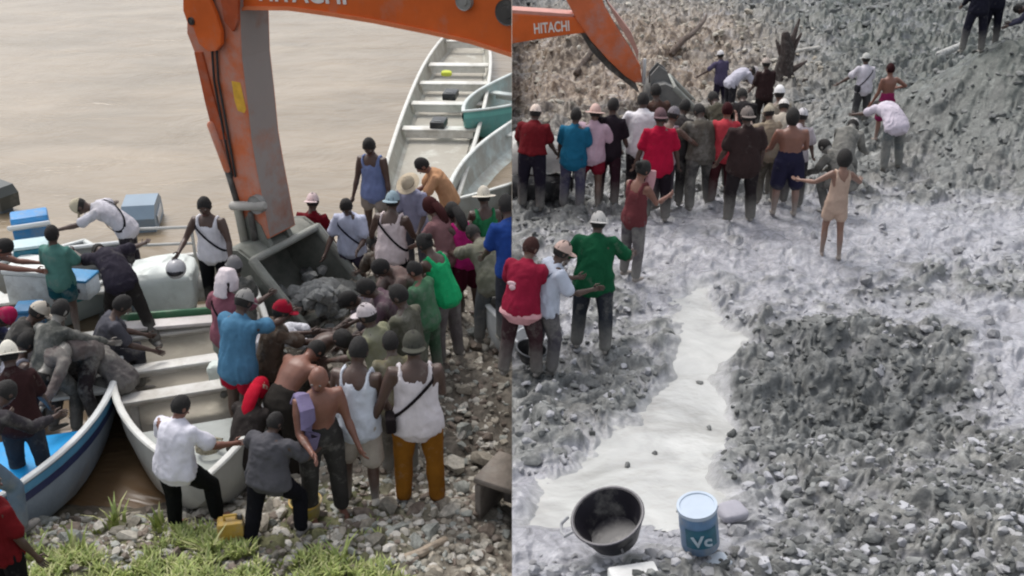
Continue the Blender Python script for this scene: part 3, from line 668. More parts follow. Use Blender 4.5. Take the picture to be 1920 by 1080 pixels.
# ------------------------------------------------------------------ boats
def paint(c, rough=.5, mud=.2, var=.08): return mat('boat_paint', c, rough, var, 3, .15, 25, mud * 1.3, (.34, .31, .26))
def smooth_w(t, W, st, p, tm=.45): return W / 2 * (st + (1 - st) * math.sin(PI / 2 * t / tm) if t < tm else (max(0, 1 - ((t - tm) / (1 - tm)) ** p)))
def boat(bow, stern, W, label, outer, inner, rim, cat='boat', p=2.4, st=.82, zg=.62, seats=(), seat_col=None, stripe=None, deck=None, deck_col=None, depth=.5, rise=.22, ribs=0, under=None, group='boats drawn up at the river bank', z0=0, floor=None):
    a = at_z(*bow, zg + rise * .8); b_ = at_z(*stern, zg); d = (a - b_); d.z = 0; Ln = d.length; yaw = math.atan2(-d.x, d.y)
    o = empty('boat', (b_.x, b_.y, z0), label, cat, group, yaw)
    n = 26; ts = [1 - (1 - i / (n - 1)) ** 1.35 for i in range(n)]
    hw = lambda t: max(.012, smooth_w(t, W, st, p)); zs = lambda t: zg + rise * t ** 3; kb = lambda t: -.12 + (zg + rise) * .9 * max(0, (t - .8) / .2) ** 2
    def sect(t, ins):
        w, z, k = hw(t), zs(t), kb(t); y = t * Ln - (ins * 1.2 if t > .98 else 0)
        w = max(.004, w - ins); k = k + ins * 1.6; h_ = z - k
        return [Vector((sx * w * fx, y, k + h_ * fz)) for sx, fx, fz in [(-1, 1, 1), (-1, .97, .6), (-1, .88, .25), (-1, .6, .04), (-1, 0.0001, 0), (1, .6, .04), (1, .88, .25), (1, .97, .6), (1, 1, 1)]]
    def hullmesh(ins, flip):
        V = []; F = []
        for t in ts: V += sect(t, ins)
        for i in range(n - 1):
            for j in range(8): a_ = i * 9 + j; F.append((a_, a_ + 1, a_ + 10, a_ + 9))
        F.append(tuple(range(9))); return V, F
    H = MB(); V, F = hullmesh(0, 0); H.add(V, F, 0); V, F = hullmesh(.045, 1); H.add(V, F, 1)
    H.build('hull', [paint(outer), paint(inner, .6, .45, .14)], o, recalc=False)
    G = MB()
    for sx in (-1, 1):
        pts = [Vector((sx * (hw(t) - .02), t * Ln, zs(t) + .012)) for t in ts]; G.tube(pts, [(.042, .026)] * n, 8, (0, 0, 1))
    G.tube([Vector((-hw(0), 0, zg)), Vector((hw(0), 0, zg))], [(.045, .03)] * 2, 8, (0, 0, 1))
    G.build('gunwale', paint(rim, .4, .2), o, recalc=False)
    if stripe:
        for k, (dz, c) in enumerate(stripe):
            G = MB(); V = []; F = []
            for t in ts:
                for sx in (-1, 1):
                    for zz in (dz + .045, dz - .045):
                        f = 1 - .03 * min(1, (-zz) / (zs(t) - kb(t)) / .4); V.append(Vector((sx * (hw(t) * f + .006), t * Ln + (.006 if t > .99 else 0), zs(t) + zz)))
            for i in range(n - 1):
                for q in (0, 2): a_ = i * 4 + q; F.append((a_, a_ + 1, a_ + 5, a_ + 4))
            G.add(V, F).build('stripe', paint(c, .4, .1), o)
    for s_ in seats:
        t, wd = s_[0], s_[1]; zz = zs(t) - (s_[2] if len(s_) > 2 else .16); w = hw(t) * .97 - .05
        G = MB().box((2 * w, wd, .045), T(0, t * Ln, zz), bev=.01); G.box((2 * w * .9, .03, .13), T(0, t * Ln - wd * .42, zz - .09))
        G.build('seat', paint(seat_col or rim, .55, .3), o)
    if ribs:
        for i in range(ribs):
            t = .12 + .7 * i / ribs; G = MB(); S_ = sect(t, .062); G.tube(S_, [(.02, .02)] * 9, 5, (0, 1, 0)); G.build('rib', paint(inner, .6, .5), o, recalc=False)
    if floor:
        G = MB(); t0, t1 = floor[0], floor[1]; V = []
        for k in range(9): t = t0 + (t1 - t0) * k / 8; V += [Vector((-(hw(t) * .8 - .05), t * Ln, floor[3])), Vector((hw(t) * .8 - .05, t * Ln, floor[3]))]
        G.add(V, [(2 * k, 2 * k + 1, 2 * k + 3, 2 * k + 2) for k in range(8)]).build('floor_board', paint(floor[2], .7, .6, .2), o)
    if deck:
        t0 = deck[0]; zz = deck[1]; V = []; m_ = 10
        for k in range(m_): t = t0 + (.985 - t0) * k / (m_ - 1); V += [Vector((-(hw(t) * .97 - .05), t * Ln - .05, zs(t) - zz)), Vector((hw(t) * .97 - .05, t * Ln - .05, zs(t) - zz))]
        nV = len(V); V += [v - Vector((0, 0, .04)) for v in V]
        F = [(2 * k, 2 * k + 1, 2 * k + 3, 2 * k + 2) for k in range(m_ - 1)] + [(0, nV, nV + 1, 1)]
        MB().add(V, F).build('foredeck', paint(deck_col, .35, .12), o)
    return o, Ln, hw, zs
W_ = (.62, .62, .60); WG = (.50, .51, .48)
bA, LA, *_ = boat((-72, 985), (80, 470), 2.5, 'blue and white boat on the far left with a bright blue foredeck, crowded with people', (.25, .30, .36), (.36, .38, .38), (.60, .62, .62), p=3.0, st=.9, zg=.62, seats=[(.18, .3), (.40, .3), (.62, .26, .10)], seat_col=(.58, .58, .55),
    stripe=[(-.07, (.10, .30, .48)), (-.165, (.03, .04, .11))], deck=(.74, .20), deck_col=(.02, .33, .72))
bB, LB, *_ = boat((388, 905), (342, 480), 1.9, 'grey white open boat in the middle with white benches, its bow towards the grass', (.50, .50, .47), (.42, .41, .37), (.60, .60, .57), p=2.6, zg=.62, seats=[(.36, .24, .08), (.50, .20, .14), (.60, .22, .2)], seat_col=(.62, .61, .58), deck=(.76, .16), deck_col=(.34, .36, .34), ribs=0, floor=(.1, .75, (.45, .42, .35), .10))
bC, LC, hwC, zsC = boat((886, 24), (778, 384), 1.72, 'long narrow white boat floating upper right with cross benches and two black boxes', (.55, .54, .48), (.50, .50, .44), (.64, .63, .58), p=2.6, st=.8, zg=.40, rise=.12, seats=[(.30, .26, .1), (.42, .26, .1), (.53, .26, .1), (.64, .30, .1), (.80, .16, .1)], seat_col=(.66, .65, .60), ribs=0, floor=(.02, .9, (.56, .56, .50), .06))
bD, *_ = boat((868, 214), (1060, 118), 1.5, 'teal and white boat with its bow over the side of the long white boat', (.13, .36, .33), (.42, .55, .52), (.58, .63, .60), zg=.5, p=2.3, stripe=[(-.10, (.16, .45, .40))], seats=[(.5, .2)])
clip(bD, -1)
bE, *_ = boat((835, 385), (1150, 160), 2.0, 'pale white boat behind the man in the green vest, running out at the right', (.50, .54, .52), (.52, .58, .55), (.62, .64, .60), zg=.5, p=2.2, st=.9, seats=[(.45, .22)])
clip(bE, -1)
bF, *_ = boat((905, 592), (1120, 640), 1.0, 'small white boat bow resting on the gravel at the right', (.58, .60, .60), (.45, .46, .45), (.62, .62, .61), zg=.45, p=2.0, z0=.22, rise=.1)
clip(bF, -1)
bG, *_ = boat((-210, 590), (205, 478), 1.7, 'white and teal boat lying crosswise behind the left boats, holding the coolers', (.40, .46, .46), (.42, .44, .42), (.60, .62, .60), zg=.5, p=2.4, st=.9, seats=[(.3, .25), (.55, .25)], stripe=[(-.1, (.05, .25, .28))], floor=(.02, .9, (.45, .44, .40), .08))
def at_boat(bt, t, L_, x, z): return bt.matrix_basis @ Vector((x, t * L_, z))

def crate_box(name, loc, size, yaw, label, cat, col, lid=None, lidname='lid', bev=.03, tilt=0, dark_mark=None, handle=False):
    o = empty(name, loc, label, cat, None, yaw); 
    if tilt: o.rotation_euler = (R(tilt), 0, yaw)
    sx, sy, sz = size; MB().box((sx, sy, sz), T(0, 0, sz / 2), bev=bev).build('body', mat('plastic', col, .45, .10, 4, .08, 20, .38), o)
    if lid: MB().box((sx * 1.04, sy * 1.04, sz * .16), T(0, 0, sz * 1.08 + .002), bev=bev * .6).build(lidname, mat('plastic', lid, .45, .08, 4, .05, 20, .25), o)
    if handle:
        for k in (-1, 1): MB().box((.02, sy * .4, .03), T(k * (sx / 2 + .012), 0, sz * .7), bev=.006).build('handle', mat('plastic', (.3, .3, .3), .4, .05, 4, 0), o)
    if dark_mark: 
        for k in range(dark_mark): MB().box((.07, .004, .06), T(-sx * .25 + k * sx * .45, -sy / 2 - .004, sz * .55)).build('mark', mat('ink', (.05, .06, .09), .5, .1, 5, 0), o)
    return o
# coolers, tanks and crates in the boats
def in_px(px, py, z): p = at_z(px, py, z); return p
crate_box('cooler', in_px(62, 440, .85), (.50, .34, .34), R(24), 'blue cooler with a raised white lid, highest of the things in the left boats', 'cooler', (.03, .24, .55), None)
MB_ = MB().box((.56, .40, .06), Matrix.Translation(in_px(55, 424, 1.10)) @ RZ(24) @ RX(-24), bev=.02); lidw = MB_.build('cooler_lid', mat('plastic', (.75, .77, .76), .3, .03, 4, 0)); lidw.parent = bpy.data.objects['cooler']; bpy.context.view_layer.update(); lidw.matrix_parent_inverse = (Matrix.Translation(bpy.data.objects['cooler'].location) @ RZ(24)).inverted()
crate_box('insulated_box', in_px(80, 556, .60), (.66, .52, .42), R(-8), 'large white insulated box in the left boat behind the two muddy people', 'cooler', (.70, .73, .71), (.76, .79, .76))
crate_box('plastic_crate', in_px(150, 552, .55), (.46, .34, .26), R(-10), 'small white and blue crate beside the man bending in dark clothes', 'crate', (.60, .66, .72), (.04, .25, .50), dark_mark=2)
crate_box('plastic_crate', in_px(66, 498, .85), (.44, .30, .30), R(20), 'teal plastic crate below the blue cooler', 'crate', (.02, .18, .25), (.45, .60, .62))
crate_box('fuel_tank', in_px(62, 618, .5), (.30, .30, .30), R(8), 'blue fuel tank showing under the white insulated box', 'fuel tank', (.03, .16, .33), (.04, .2, .4), 'cap')
crate_box('fuel_tank', in_px(45, 668, .42), (.30, .24, .30), R(5), 'lavender grey fuel tank low in the left boat', 'fuel tank', (.36, .36, .44), (.40, .40, .48), 'cap')
# big white bag amidships
def sack(px, py, z, size, label, col, seed, yaw=0, cat='sack', name='sack'):
    ex_ = .36 if size[2] > .5 else .62; am = .13 if size[2] > .5 else .22
    M = MB(); M.ball((0, 0, size[2] * .5), (size[0] / 2, size[1] / 2, size[2] / 2), None, 34, 22)
    vs = []
    for v in M.v:
        v = Vector(v); f = lambda a, r: math.copysign(abs(a / r) ** ex_, a) * r
        u = v - Vector((0, 0, size[2] * .5)); u = Vector((f(u.x, size[0] / 2), f(u.y, size[1] / 2), f(u.z, size[2] / 2)))
        u *= 1 + am * float((.4 - abs(fbm(np.array(u) * 6 + seed, 4, seed)))); u.z += .10 * (size[2] > .5) * max(0, u.z) * math.sin(u.x * 9 + 1); vs.append(u + Vector((0, 0, size[2] * .5)))
    M.v = vs; o = M.build(name, mat('sackcloth', col, .7, .07, 4, .5, 9, .15)); o.location = in_px(px, py, z); o.rotation_euler = (0, 0, yaw); tagit(o, label, cat); return o
sack(315, 572, .35, (.86, .74, .62), 'big square white bag standing in the stern of the middle boat', (.66, .70, .67), 3, .15)
sack(372, 560, .35, (.36, .40, .36), 'grey white bundle tucked right of the big white bag', (.48, .47, .44), 9)
sack(226, 520, .45, (.42, .5, .30), 'flattened pale grey sack left of the big white bag', (.50, .50, .52), 12)
sack(535, 755, .30, (.34, .34, .42), 'crumpled white sack behind the shaven-headed shirtless man', (.58, .58, .54), 5)
sack(168, 700, .30, (.3, .4, .34), 'grey muddy bundle against the right side of the left boat', (.16, .15, .15), 15)
sack(413, 720, .30, (.24, .24, .30), 'thin white plastic bag by the boots of the man in the mauve shirt', (.60, .66, .62), 21)
# green edged board across the middle boat
o = MB().box((1.25, .05, .12), Matrix.Translation(in_px(318, 590, .68)) @ RZ(10), bev=.01).build('plank', paint((.05, .16, .08))); tagit(o, 'green painted plank laid across the middle boat below the white bag', 'plank')
o = MB().box((1.25, .22, .05), Matrix.Translation(in_px(322, 606, .66)) @ RZ(10), bev=.01).build('plank', paint((.60, .56, .54))); tagit(o, 'pale pinkish plank just below the green one', 'plank')
# black boxes and the yellow thing in the long boat
for (px, py), lab in (((845, 176), 'upper black box on the long white boat benches'), ((823, 230), 'lower black box on the long white boat benches, nearest the crowd')):
    o = empty('battery_box', in_px(px, py + 8, .30), lab, 'box', 'black boxes in the long boat', R(-8)); MB().box((.30, .42, .16), T(0, 0, .08), bev=.02).build('case', mat('plastic', (.022, .025, .028), .4, .2, 5, .1, 30, .2), o); MB().box((.14, .05, .012), T(0, -.12, .166)).build('label_plate', mat('plastic', (.12, .13, .13), .4, .1, 5, 0), o)
o = sack(838, 142, .30, (.26, .22, .12), 'yellow green bag on a bench of the long white boat', (.55, .60, .06), 31); o.name = 'bag'; o['category'] = 'bag'
# outboard motors
def outboard(loc, yaw, col, label, s=1.0, tilt=0):
    o = empty('outboard_motor', loc, label, 'outboard motor', 'outboard motors', R(yaw)); o.rotation_euler = (R(tilt), 0, R(yaw)); o.scale = (s, s, s); m = mat('cowling', col, .35, .08, 3, .04, 20, .15)
    MB().prism([(-.24, 0), (.22, .0), (.27, .10), (.24, .28), (.14, .36), (-.16, .34), (-.26, .22)], .34, RZ(90)).build('cowling', m, o, smooth=False)
    for k in (-1, 1): MB().box((.012, .26, .10), T(k * .178, .0, .18) @ RX(12), bev=.004).build('stripe', mat('decal', (.62, .63, .63), .4, .05, 4, 0), o)
    MB().box((.22, .30, .16), T(0, 0, -.08), bev=.03).build('lower_cowl', mat('cowling', (.10, .12, .14), .4, .1, 3, 0), o)
    MB().tube([(0, 0, -.1), (0, 0, -.75)], [(.07, .10), (.05, .09)], 10).build('leg', m, o)
    MB().box((.10, .16, .34), T(0, .2, -.25), bev=.015).build('clamp', mat('steel', (.25, .25, .25), .5, .1, 5, .1, 20, .2), o)
    MB().tube([(0, .2, -.05), (0, .55, .06)], [.022, .03], 8).build('tiller', mat('rubber', (.03, .03, .03), .6, .1, 5, 0), o)
    return o
outboard(at_y(272, 430, 16.6), 8, (.20, .27, .34), 'slate blue outboard motor at the stern of the middle boat', 1.55)
outboard(at_y(2, 385, 17.2), 60, (.055, .06, .055), 'black outboard motor at the left edge of the frame', 1.1)
# stern frame rails of the middle boat
o = empty('stern_frame', in_px(295, 500, .6), 'pale metal rail frame over the stern of the middle boat', 'rail', None, R(6)); mm_ = mat('steel', (.50, .50, .48), .4, .1, 5, 0)
for a_, b2 in (((-.5, .2, .0), (-.5, .2, .5)), ((.5, .2, 0), (.5, .2, .5)), ((-.5, .2, .5), (.5, .2, .5)), ((-.5, .2, .25), (.5, .2, .25))): MB().tube([a_, b2], [.022, .022], 7).build('rail', mm_, o)

# ------------------------------------------------------------------ excavator on the left
A_ = R(30); bd = Vector((math.cos(A_), -math.sin(A_), 0)); nd = Vector((-math.sin(A_), -math.cos(A_), 0)); PC = Vector((-3.39, 13.41, 0))
EM = Matrix.Translation(PC) @ Matrix((bd, -nd, Vector((0, 0, 1)))).transposed().to_4x4()   # local x along the arm, y away, z up
def pl(px, py, off=0.0):
    d = ray(px, py); c = Vector((0, 0, CAMH)); P0 = PC + nd * off; t = (P0 - c).dot(nd) / d.dot(nd); p = EM.inverted() @ (c + d * t); return (p.x, p.z)
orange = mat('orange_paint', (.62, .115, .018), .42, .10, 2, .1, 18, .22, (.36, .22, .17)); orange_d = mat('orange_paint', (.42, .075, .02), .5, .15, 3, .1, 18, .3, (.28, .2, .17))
omud = mat('orange_paint', (.60, .15, .055), .55, .15, 2.2, .15, 18, .5, (.42, .29, .25)); greym = mat('muddy_steel', (.23, .225, .21), .65, .16, 3, .3, 15, .4, (.33, .31, .29)); dkst = mat('steel', (.06, .055, .05), .5, .2, 4, .1, 20, .3)
bst = mat('muddy_steel', (.17, .18, .155), .7, .22, 3, .5, 9, .5, (.25, .25, .22))
ex = empty('excavator', EM.translation, 'orange excavator arm reaching over the boats, its grey bucket lowered into the crowd', 'excavator'); ex.rotation_euler = (0, 0, -A_)
def plate(name, pts, y0, y1, m, par, off=0, inner=None, bev=0):
    """side outline in the arm plane, from depth y0 to y1"""
    P = [pl(x, y, -y0) for x, y in pts]; n = len(P)
    V = [Vector((a, y0, b_)) for a, b_ in P] + [Vector((a, y1, b_)) for a, b_ in P]
    F = [tuple(range(n)), tuple(range(2 * n - 1, n - 1, -1))] + [(i, i + n, (i + 1) % n + n, (i + 1) % n) for i in range(n)]
    M = MB(); M.v = V; M.f = F; M.m = [0, 0] + ([1] * n if inner else [0] * n)
    o = M.build(name, [m, inner] if inner else m, par, smooth=False)
    if bev:
        bm = bmesh.new(); bm.from_mesh(o.data); bmesh.ops.bevel(bm, geom=[e for e in bm.edges if e.calc_face_angle(0) > .5], offset=bev, segments=2, affect='EDGES', profile=.6); bm.to_mesh(o.data); bm.free()
    return o
up = [(348, -90), (347, 10), (352, 62), (364, 95), (378, 150), (372, 262), (400, 268)]
plate('stick', [(352, -90), (350, 62), (364, 98), (384, 190), (402, 264), (416, 300), (436, 360), (452, 412), (470, 452), (505, 448), (492, 380), (480, 320), (470, 264), (462, 190), (452, 110), (448, 20), (446, -90)], 0, .55, omud, ex, inner=mat('orange_paint', (.38, .16, .10), .6, .2, 1.3, .25, 15, .82, (.29, .275, .26)), bev=.02)
for k_ in (0, 1):
    hp = [pl(x, y, .0) for x, y in ((392 + 9 * k_, -20), (398 + 9 * k_, 60), (404 + 8 * k_, 150), (422 + 8 * k_, 250), (438 + 6 * k_, 330))]; MB().tube([(a_, -.025, b2) for a_, b2 in hp], [.016] * 5, 6).build('hose', mat('rubber', (.03, .03, .03), .5, .1, 5, 0), ex)
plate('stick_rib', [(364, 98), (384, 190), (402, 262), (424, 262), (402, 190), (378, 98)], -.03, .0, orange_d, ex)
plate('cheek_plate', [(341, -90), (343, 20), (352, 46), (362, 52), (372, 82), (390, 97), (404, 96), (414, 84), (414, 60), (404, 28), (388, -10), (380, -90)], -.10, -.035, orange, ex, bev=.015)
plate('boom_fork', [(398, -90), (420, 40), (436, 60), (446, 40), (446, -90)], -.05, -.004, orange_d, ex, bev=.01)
plate('stick_cap', [(430, 62), (442, 110), (455, 112), (452, 24), (436, 10)], .56, .64, dkst, ex)
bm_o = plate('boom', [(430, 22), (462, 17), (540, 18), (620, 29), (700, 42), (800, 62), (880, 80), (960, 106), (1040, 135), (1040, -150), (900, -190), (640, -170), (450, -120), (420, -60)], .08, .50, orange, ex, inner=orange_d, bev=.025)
plate('boom_flange', [(432, 24), (462, 19), (540, 20), (620, 31), (700, 44), (800, 64), (880, 82), (960, 108), (1040, 137), (1040, 131), (960, 101), (880, 75), (800, 57), (700, 37), (620, 24), (540, 13), (462, 12), (430, 17)], .05, .078, mat('orange_paint', (.70, .20, .08), .4, .1, 3, 0), ex)
def disc(name, px, py, r, y0, y1, m, par, px_plane=0.0):
    u, z = pl(px, py, -y0); n = 20; M = MB(); M.lathe([(0.0001, 0), (r * .45, 0), (r * .5, .012), (r * .9, .012), (r, 0), (r, y1 - y0)], n, T(u, y0, z) @ RX(-90)); return M.build(name, m, par)
disc('pin', 868, 3, .10, .02, .08, mat('steel', (.25, .24, .22), .45, .1, 5, .1), ex); disc('pin', 949, 24, .14, .03, .08, dkst, ex); disc('pin', 478, 385, .13, -.09, .003, greym, ex); disc('pin', 357, 40, .05, -.125, -.10, dkst, ex)
plate('warning_decal', [(434, 152), (450, 155), (461, 205), (458, 212), (446, 208), (440, 190)], -.006, -.001, mat('decal', (.75, .42, .05), .4, .12, 8, 0), ex)
def lettering(body, size, M, m, par, name='lettering'):
    c = bpy.data.curves.new(name, 'FONT'); c.body = body; c.size = size; c.extrude = .003; c.offset = size * .022; t = bpy.data.objects.new(name, c); COL.objects.link(t)
    bpy.context.view_layer.update(); me = bpy.data.meshes.new_from_object(t.evaluated_get(bpy.context.evaluated_depsgraph_get())); bpy.data.objects.remove(t); me.materials.clear(); me.materials.append(m)
    o = bpy.data.objects.new(name, me); COL.objects.link(o); o.parent = par; o.matrix_local = M; return o
white = mat('decal', (.72, .68, .64), .4, .04, 6, 0)
p0 = pl(484, 0, -.076); p1 = pl(650, 7, -.076); sl_ = math.atan2(p1[1] - p0[1], p1[0] - p0[0]); wid = math.hypot(p1[0] - p0[0], p1[1] - p0[1])
lt = lettering('HITACHI', .34, T(p0[0], .074, p0[1]) @ Matrix.Rotation(-sl_, 4, 'Y') @ RX(90), white, ex)
kx = wid / max(v.co.x for v in lt.data.vertices); lt.data.transform(Matrix.Diagonal((kx, 1.0, 1, 1)))
def rod(name, a, b_, r, m, par, y=-.1, y2=None):
    ua, ub = pl(*a, -y), pl(*b_, -(y2 if y2 is not None else y)); return MB().tube([(ua[0], y, ua[1]), (ub[0], y2 if y2 is not None else y, ub[1])], [r, r], 12).build(name, m, par)
rod('bucket_cylinder', (396, 232), (428, 318), .062, omud, ex, -.02); rod('cylinder_rod', (424, 312), (444, 378), .042, dkst, ex, -.02)
rod('link', (436, 386), (494, 386), .065, mat('muddy_steel', (.38, .36, .33), .6, .1, 4, .2, 20, .4), ex, -.06); rod('link', (446, 392), (462, 470), .06, mat('muddy_steel', (.30, .29, .24), .6, .1, 4, .2, 20, .4), ex, -.06); rod('link', (470, 400), (480, 462), .045, dkst, ex, -.04)
# bucket, in the same frame; local x along the arm, mouth edge from A down to B
def bucket(parent, A, wd, y0, s=1.0, m=bst, rocks=None):
    ax, az = A; prof = [(0, 0), (-.22, .10), (-.42, .06), (-.56, -.12), (-.58, -.36), (-.46, -.62), (-.20, -.80), (.16, -.86), (.46, -.80), (.70, -.70)]
    prof = [(x * s + ax, z * s + az) for x, z in prof]; n = len(prof); V = []
    cx = sum(p[0] for p in prof) / n; cz = sum(p[1] for p in prof) / n
    ins = [(cx + (x - cx) * .93, cz + (z - cz) * .93) for x, z in prof]
    for P in (prof, ins):
        V += [Vector((x, y0, z)) for x, z in P] + [Vector((x, y0 + wd, z)) for x, z in P]
    F = []
    for i in range(n - 1): F.append((i, i + 1, i + 1 + n, i + n)); F.append((2 * n + i, 3 * n + i, 3 * n + i + 1, 2 * n + i + 1))
    F += [(0, n, 3 * n, 2 * n), (n - 1, 3 * n - 1, 4 * n - 1, 2 * n - 1)]
    b_ = MB().add(V, F).build('bucket', m, parent)
    for k in (0, 1):
        yy = y0 - .03 * s if k == 0 else y0 + wd - .03 * s; Vp = [Vector((x, yy, z)) for x, z in prof] + [Vector((x, yy + .06 * s, z)) for x, z in prof]
        MB().add(Vp, [tuple(range(n)), tuple(range(2 * n - 1, n - 1, -1))] + [(i, i + n, (i + 1) % n + n, (i + 1) % n) for i in range(n)]).build('side_plate', m, b_, smooth=False)
        MB().tube([(prof[0][0] - .02, yy + .03 * s, prof[0][1] + .01), (prof[-1][0] + .02, yy + .03 * s, prof[-1][1])], [(.07 * s, .05 * s)] * 2, 8, (0, 1, 0)).build('side_cutter', mat('muddy_steel', (.27, .28, .25), .6, .15, 4, .3, 14, .4), b_)
    MB().tube([(prof[0][0], y0, prof[0][1] + .01), (prof[0][0], y0 + wd, prof[0][1] + .01)], [.05 * s] * 2, 8).build('lip', mat('muddy_steel', (.27, .28, .25), .6, .15, 4, .3, 14, .4), b_)
    for k in range(5): MB().box((.2 * s, .09 * s, .07 * s), T(prof[-1][0] + .06 * s, y0 + wd * (k + .5) / 5, prof[-1][1] + .01) @ RY(-25), bev=.012).build('tooth', dkst, b_)
    for k in (.32, .62):   # ears
        MB().prism([(ax - .50 * s, az - .1 * s), (ax - .52 * s, az + .20 * s), (ax - .34 * s, az + .42 * s), (ax - .16 * s, az + .30 * s), (ax - .02 * s, az + .0)], .07 * s, T(0, y0 + wd * k, 0)).build('ear', m, b_, smooth=False)
    return b_
Aw = EM.inverted() @ Vector((-2.80, 14.15, .98))
bucket(ex, (Aw.x, Aw.z), 1.34, Aw.y - 1.34, 1.12)
clip(ex, -1)
# rocks dumped out of the bucket
rh = empty('rock_heap', at_z(600, 600, .3), 'dumped grey rocks spilling out of the excavator bucket', 'rock heap')
for k in range(60):
    px, py = random.gauss(605, 34), random.gauss(556, 26); zz = .25 + max(0, .62 - abs(px - 598) / 90 - abs(py - 560) / 120); p = at_z(px, py, zz)
    q_ = put_stone(rh, SG, p.x - rh.location.x, p.y - rh.location.y, random.uniform(.09, .22), random.choice([0, 4, 6, 10, 12, 16, 2]), z=zz - rh.location.z)

# ------------------------------------------------------------------ excavator on the right
ex2 = empty('excavator', at_y(1200, 150, 27), 'small looking orange excavator arm reaching down the rubble slope behind the crowd', 'excavator')
Y2 = 27.0
def plate2(name, pts, y0, y1, m, inner=None, bev=0):
    P = [at_y(x, y, Y2) - ex2.location for x, y in pts]; n = len(P); V = [Vector((p.x, y0, p.z)) for p in P] + [Vector((p.x, y1, p.z)) for p in P]
    o = MB().add(V, [tuple(range(n)), tuple(range(2 * n - 1, n - 1, -1))] + [(i, i + n, (i + 1) % n + n, (i + 1) % n) for i in range(n)]).build(name, m, ex2, smooth=False)
    if bev:
        bm = bmesh.new(); bm.from_mesh(o.data); bmesh.ops.bevel(bm, geom=[e for e in bm.edges if e.calc_face_angle(0) > .5], offset=bev, segments=2, affect='EDGES', profile=.6); bm.to_mesh(o.data); bm.free()
    return o
plate2('boom', [(900, 24), (960, 25), (1030, 30), (1100, 33), (1112, 60), (1060, 66), (1010, 74), (960, 82), (900, 90)], 0, .5, orange, bev=.03)
plate2('boom_flange', [(900, 16), (960, 19), (1035, 24), (1075, 27), (1075, 32), (1035, 30), (960, 26), (900, 24)], .02, .5, mat('orange_paint', (.55, .25, .2), .5, .1, 3, 0))
plate2('stick', [(1045, -70), (1062, 0), (1080, 35), (1108, 76), (1140, 112), (1172, 142), (1190, 154), (1204, 154), (1200, 122), (1180, 88), (1152, 44), (1132, 8), (1110, -70)], -.06, .4, mat('orange_paint', (.60, .14, .05), .45, .12, 2, .1, 18, .38, (.40, .27, .25)), bev=.03)
plate2('stick_flange', [(1118, -70), (1140, 8), (1160, 46), (1186, 88), (1196, 112), (1198, 98), (1184, 62), (1160, 30), (1128, -10), (1122, -70)], .05, .45, mat('orange_paint', (.50, .27, .22), .5, .1, 3, 0))
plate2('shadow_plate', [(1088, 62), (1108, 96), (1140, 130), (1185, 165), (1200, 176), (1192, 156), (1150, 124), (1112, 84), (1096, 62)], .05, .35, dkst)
p0 = at_y(1001, 63, Y2) - ex2.location; p1 = at_y(1068, 57, Y2) - ex2.location
lt = lettering('HITACHI', .36, T(p0.x, -.004, p0.z) @ Matrix.Rotation(-math.atan2(p1.z - p0.z, p1.x - p0.x), 4, 'Y') @ RX(90), white, ex2)
kx = (p1 - p0).length / max(v.co.x for v in lt.data.vertices); lt.data.transform(Matrix.Diagonal((kx, 1, 1, 1)))
pp = at_y(1204, 130, Y2) - ex2.location; MB().tube([pp + Vector((.05, 0, .25)), pp + Vector((.05, 0, -.35))], [.05, .05], 8).build('cylinder_rod', mat('steel', (.5, .5, .5), .3, .1, 5, 0), ex2)
pp = at_y(1262, 138, Y2) - ex2.location
bk = bucket(ex2, (pp.x, pp.z - .25), 1.2, -.5, 1.15, mat('muddy_steel', (.15, .152, .148), .75, .25, 3, .5, 9, .5, (.2, .195, .185))); 
clip(ex2, 1)
def log(pts, rad, label, name='log', cat='log', col=(.10, .07, .055), side=None):
    P = [Vector(p) for p in pts]; o = empty(name, P[0], label, cat); MB().tube([p - P[0] for p in P], rad, 9).build('trunk', mat('wood', col, .85, .3, 9, .7, 25, .25), o); return o
g2 = lambda px, py, dz=0.: Vector((*g_at(px, py).xy, ground(*g_at(px, py).xy) + dz))
log([g2(1080, 158, .1), g2(1110, 138, .25), g2(1150, 116, .3)], [.10, .09, .05], 'thin dark bent branch on the beige rubble left of the excavator tip', 'branch', 'branch', (.06, .04, .03))
log([g2(1258, 122, .1), g2(1278, 112, .45), g2(1296, 98, .5), g2(1316, 76, .62), g2(1322, 58, .55)], [.12, .10, .09, .07, .05], 'thick dark root slanting behind the grey bucket', 'branch', 'branch')
log([g2(1486, 104, .12), g2(1535, 98, .16)], [.08, .07], 'pale bleached branch behind the dark stump', 'branch', 'branch', (.5, .48, .44))
log([g2(1760, 106, .06), g2(1800, 92, .12)], [.13, .12], 'pale flat log by the dark figures at the top right', 'log', 'log', (.42, .42, .40))
st_ = log([g2(1470, 160, 0), g2(1466, 160, .5), g2(1470, 160, .95), g2(1462, 160, 1.5)], [.38, .26, .22, .12], 'dark upright tree stump behind the crowd with the white helmet', 'tree_stump', 'stump', (.05, .038, .035))
for k, (dx, dz) in enumerate(((.35, 1.5), (-.35, 1.3), (.6, .7), (-.6, .4), (.25, 1.9), (.7, .15))): MB().tube([(0, 0, dz * .55), (dx * .5, .08, dz * .72), (dx, .1, dz)], [.13, .09, .03], 7).build('root', mat('wood', (.07, .05, .045), .85, .3, 9, .7, 25, .25), st_)
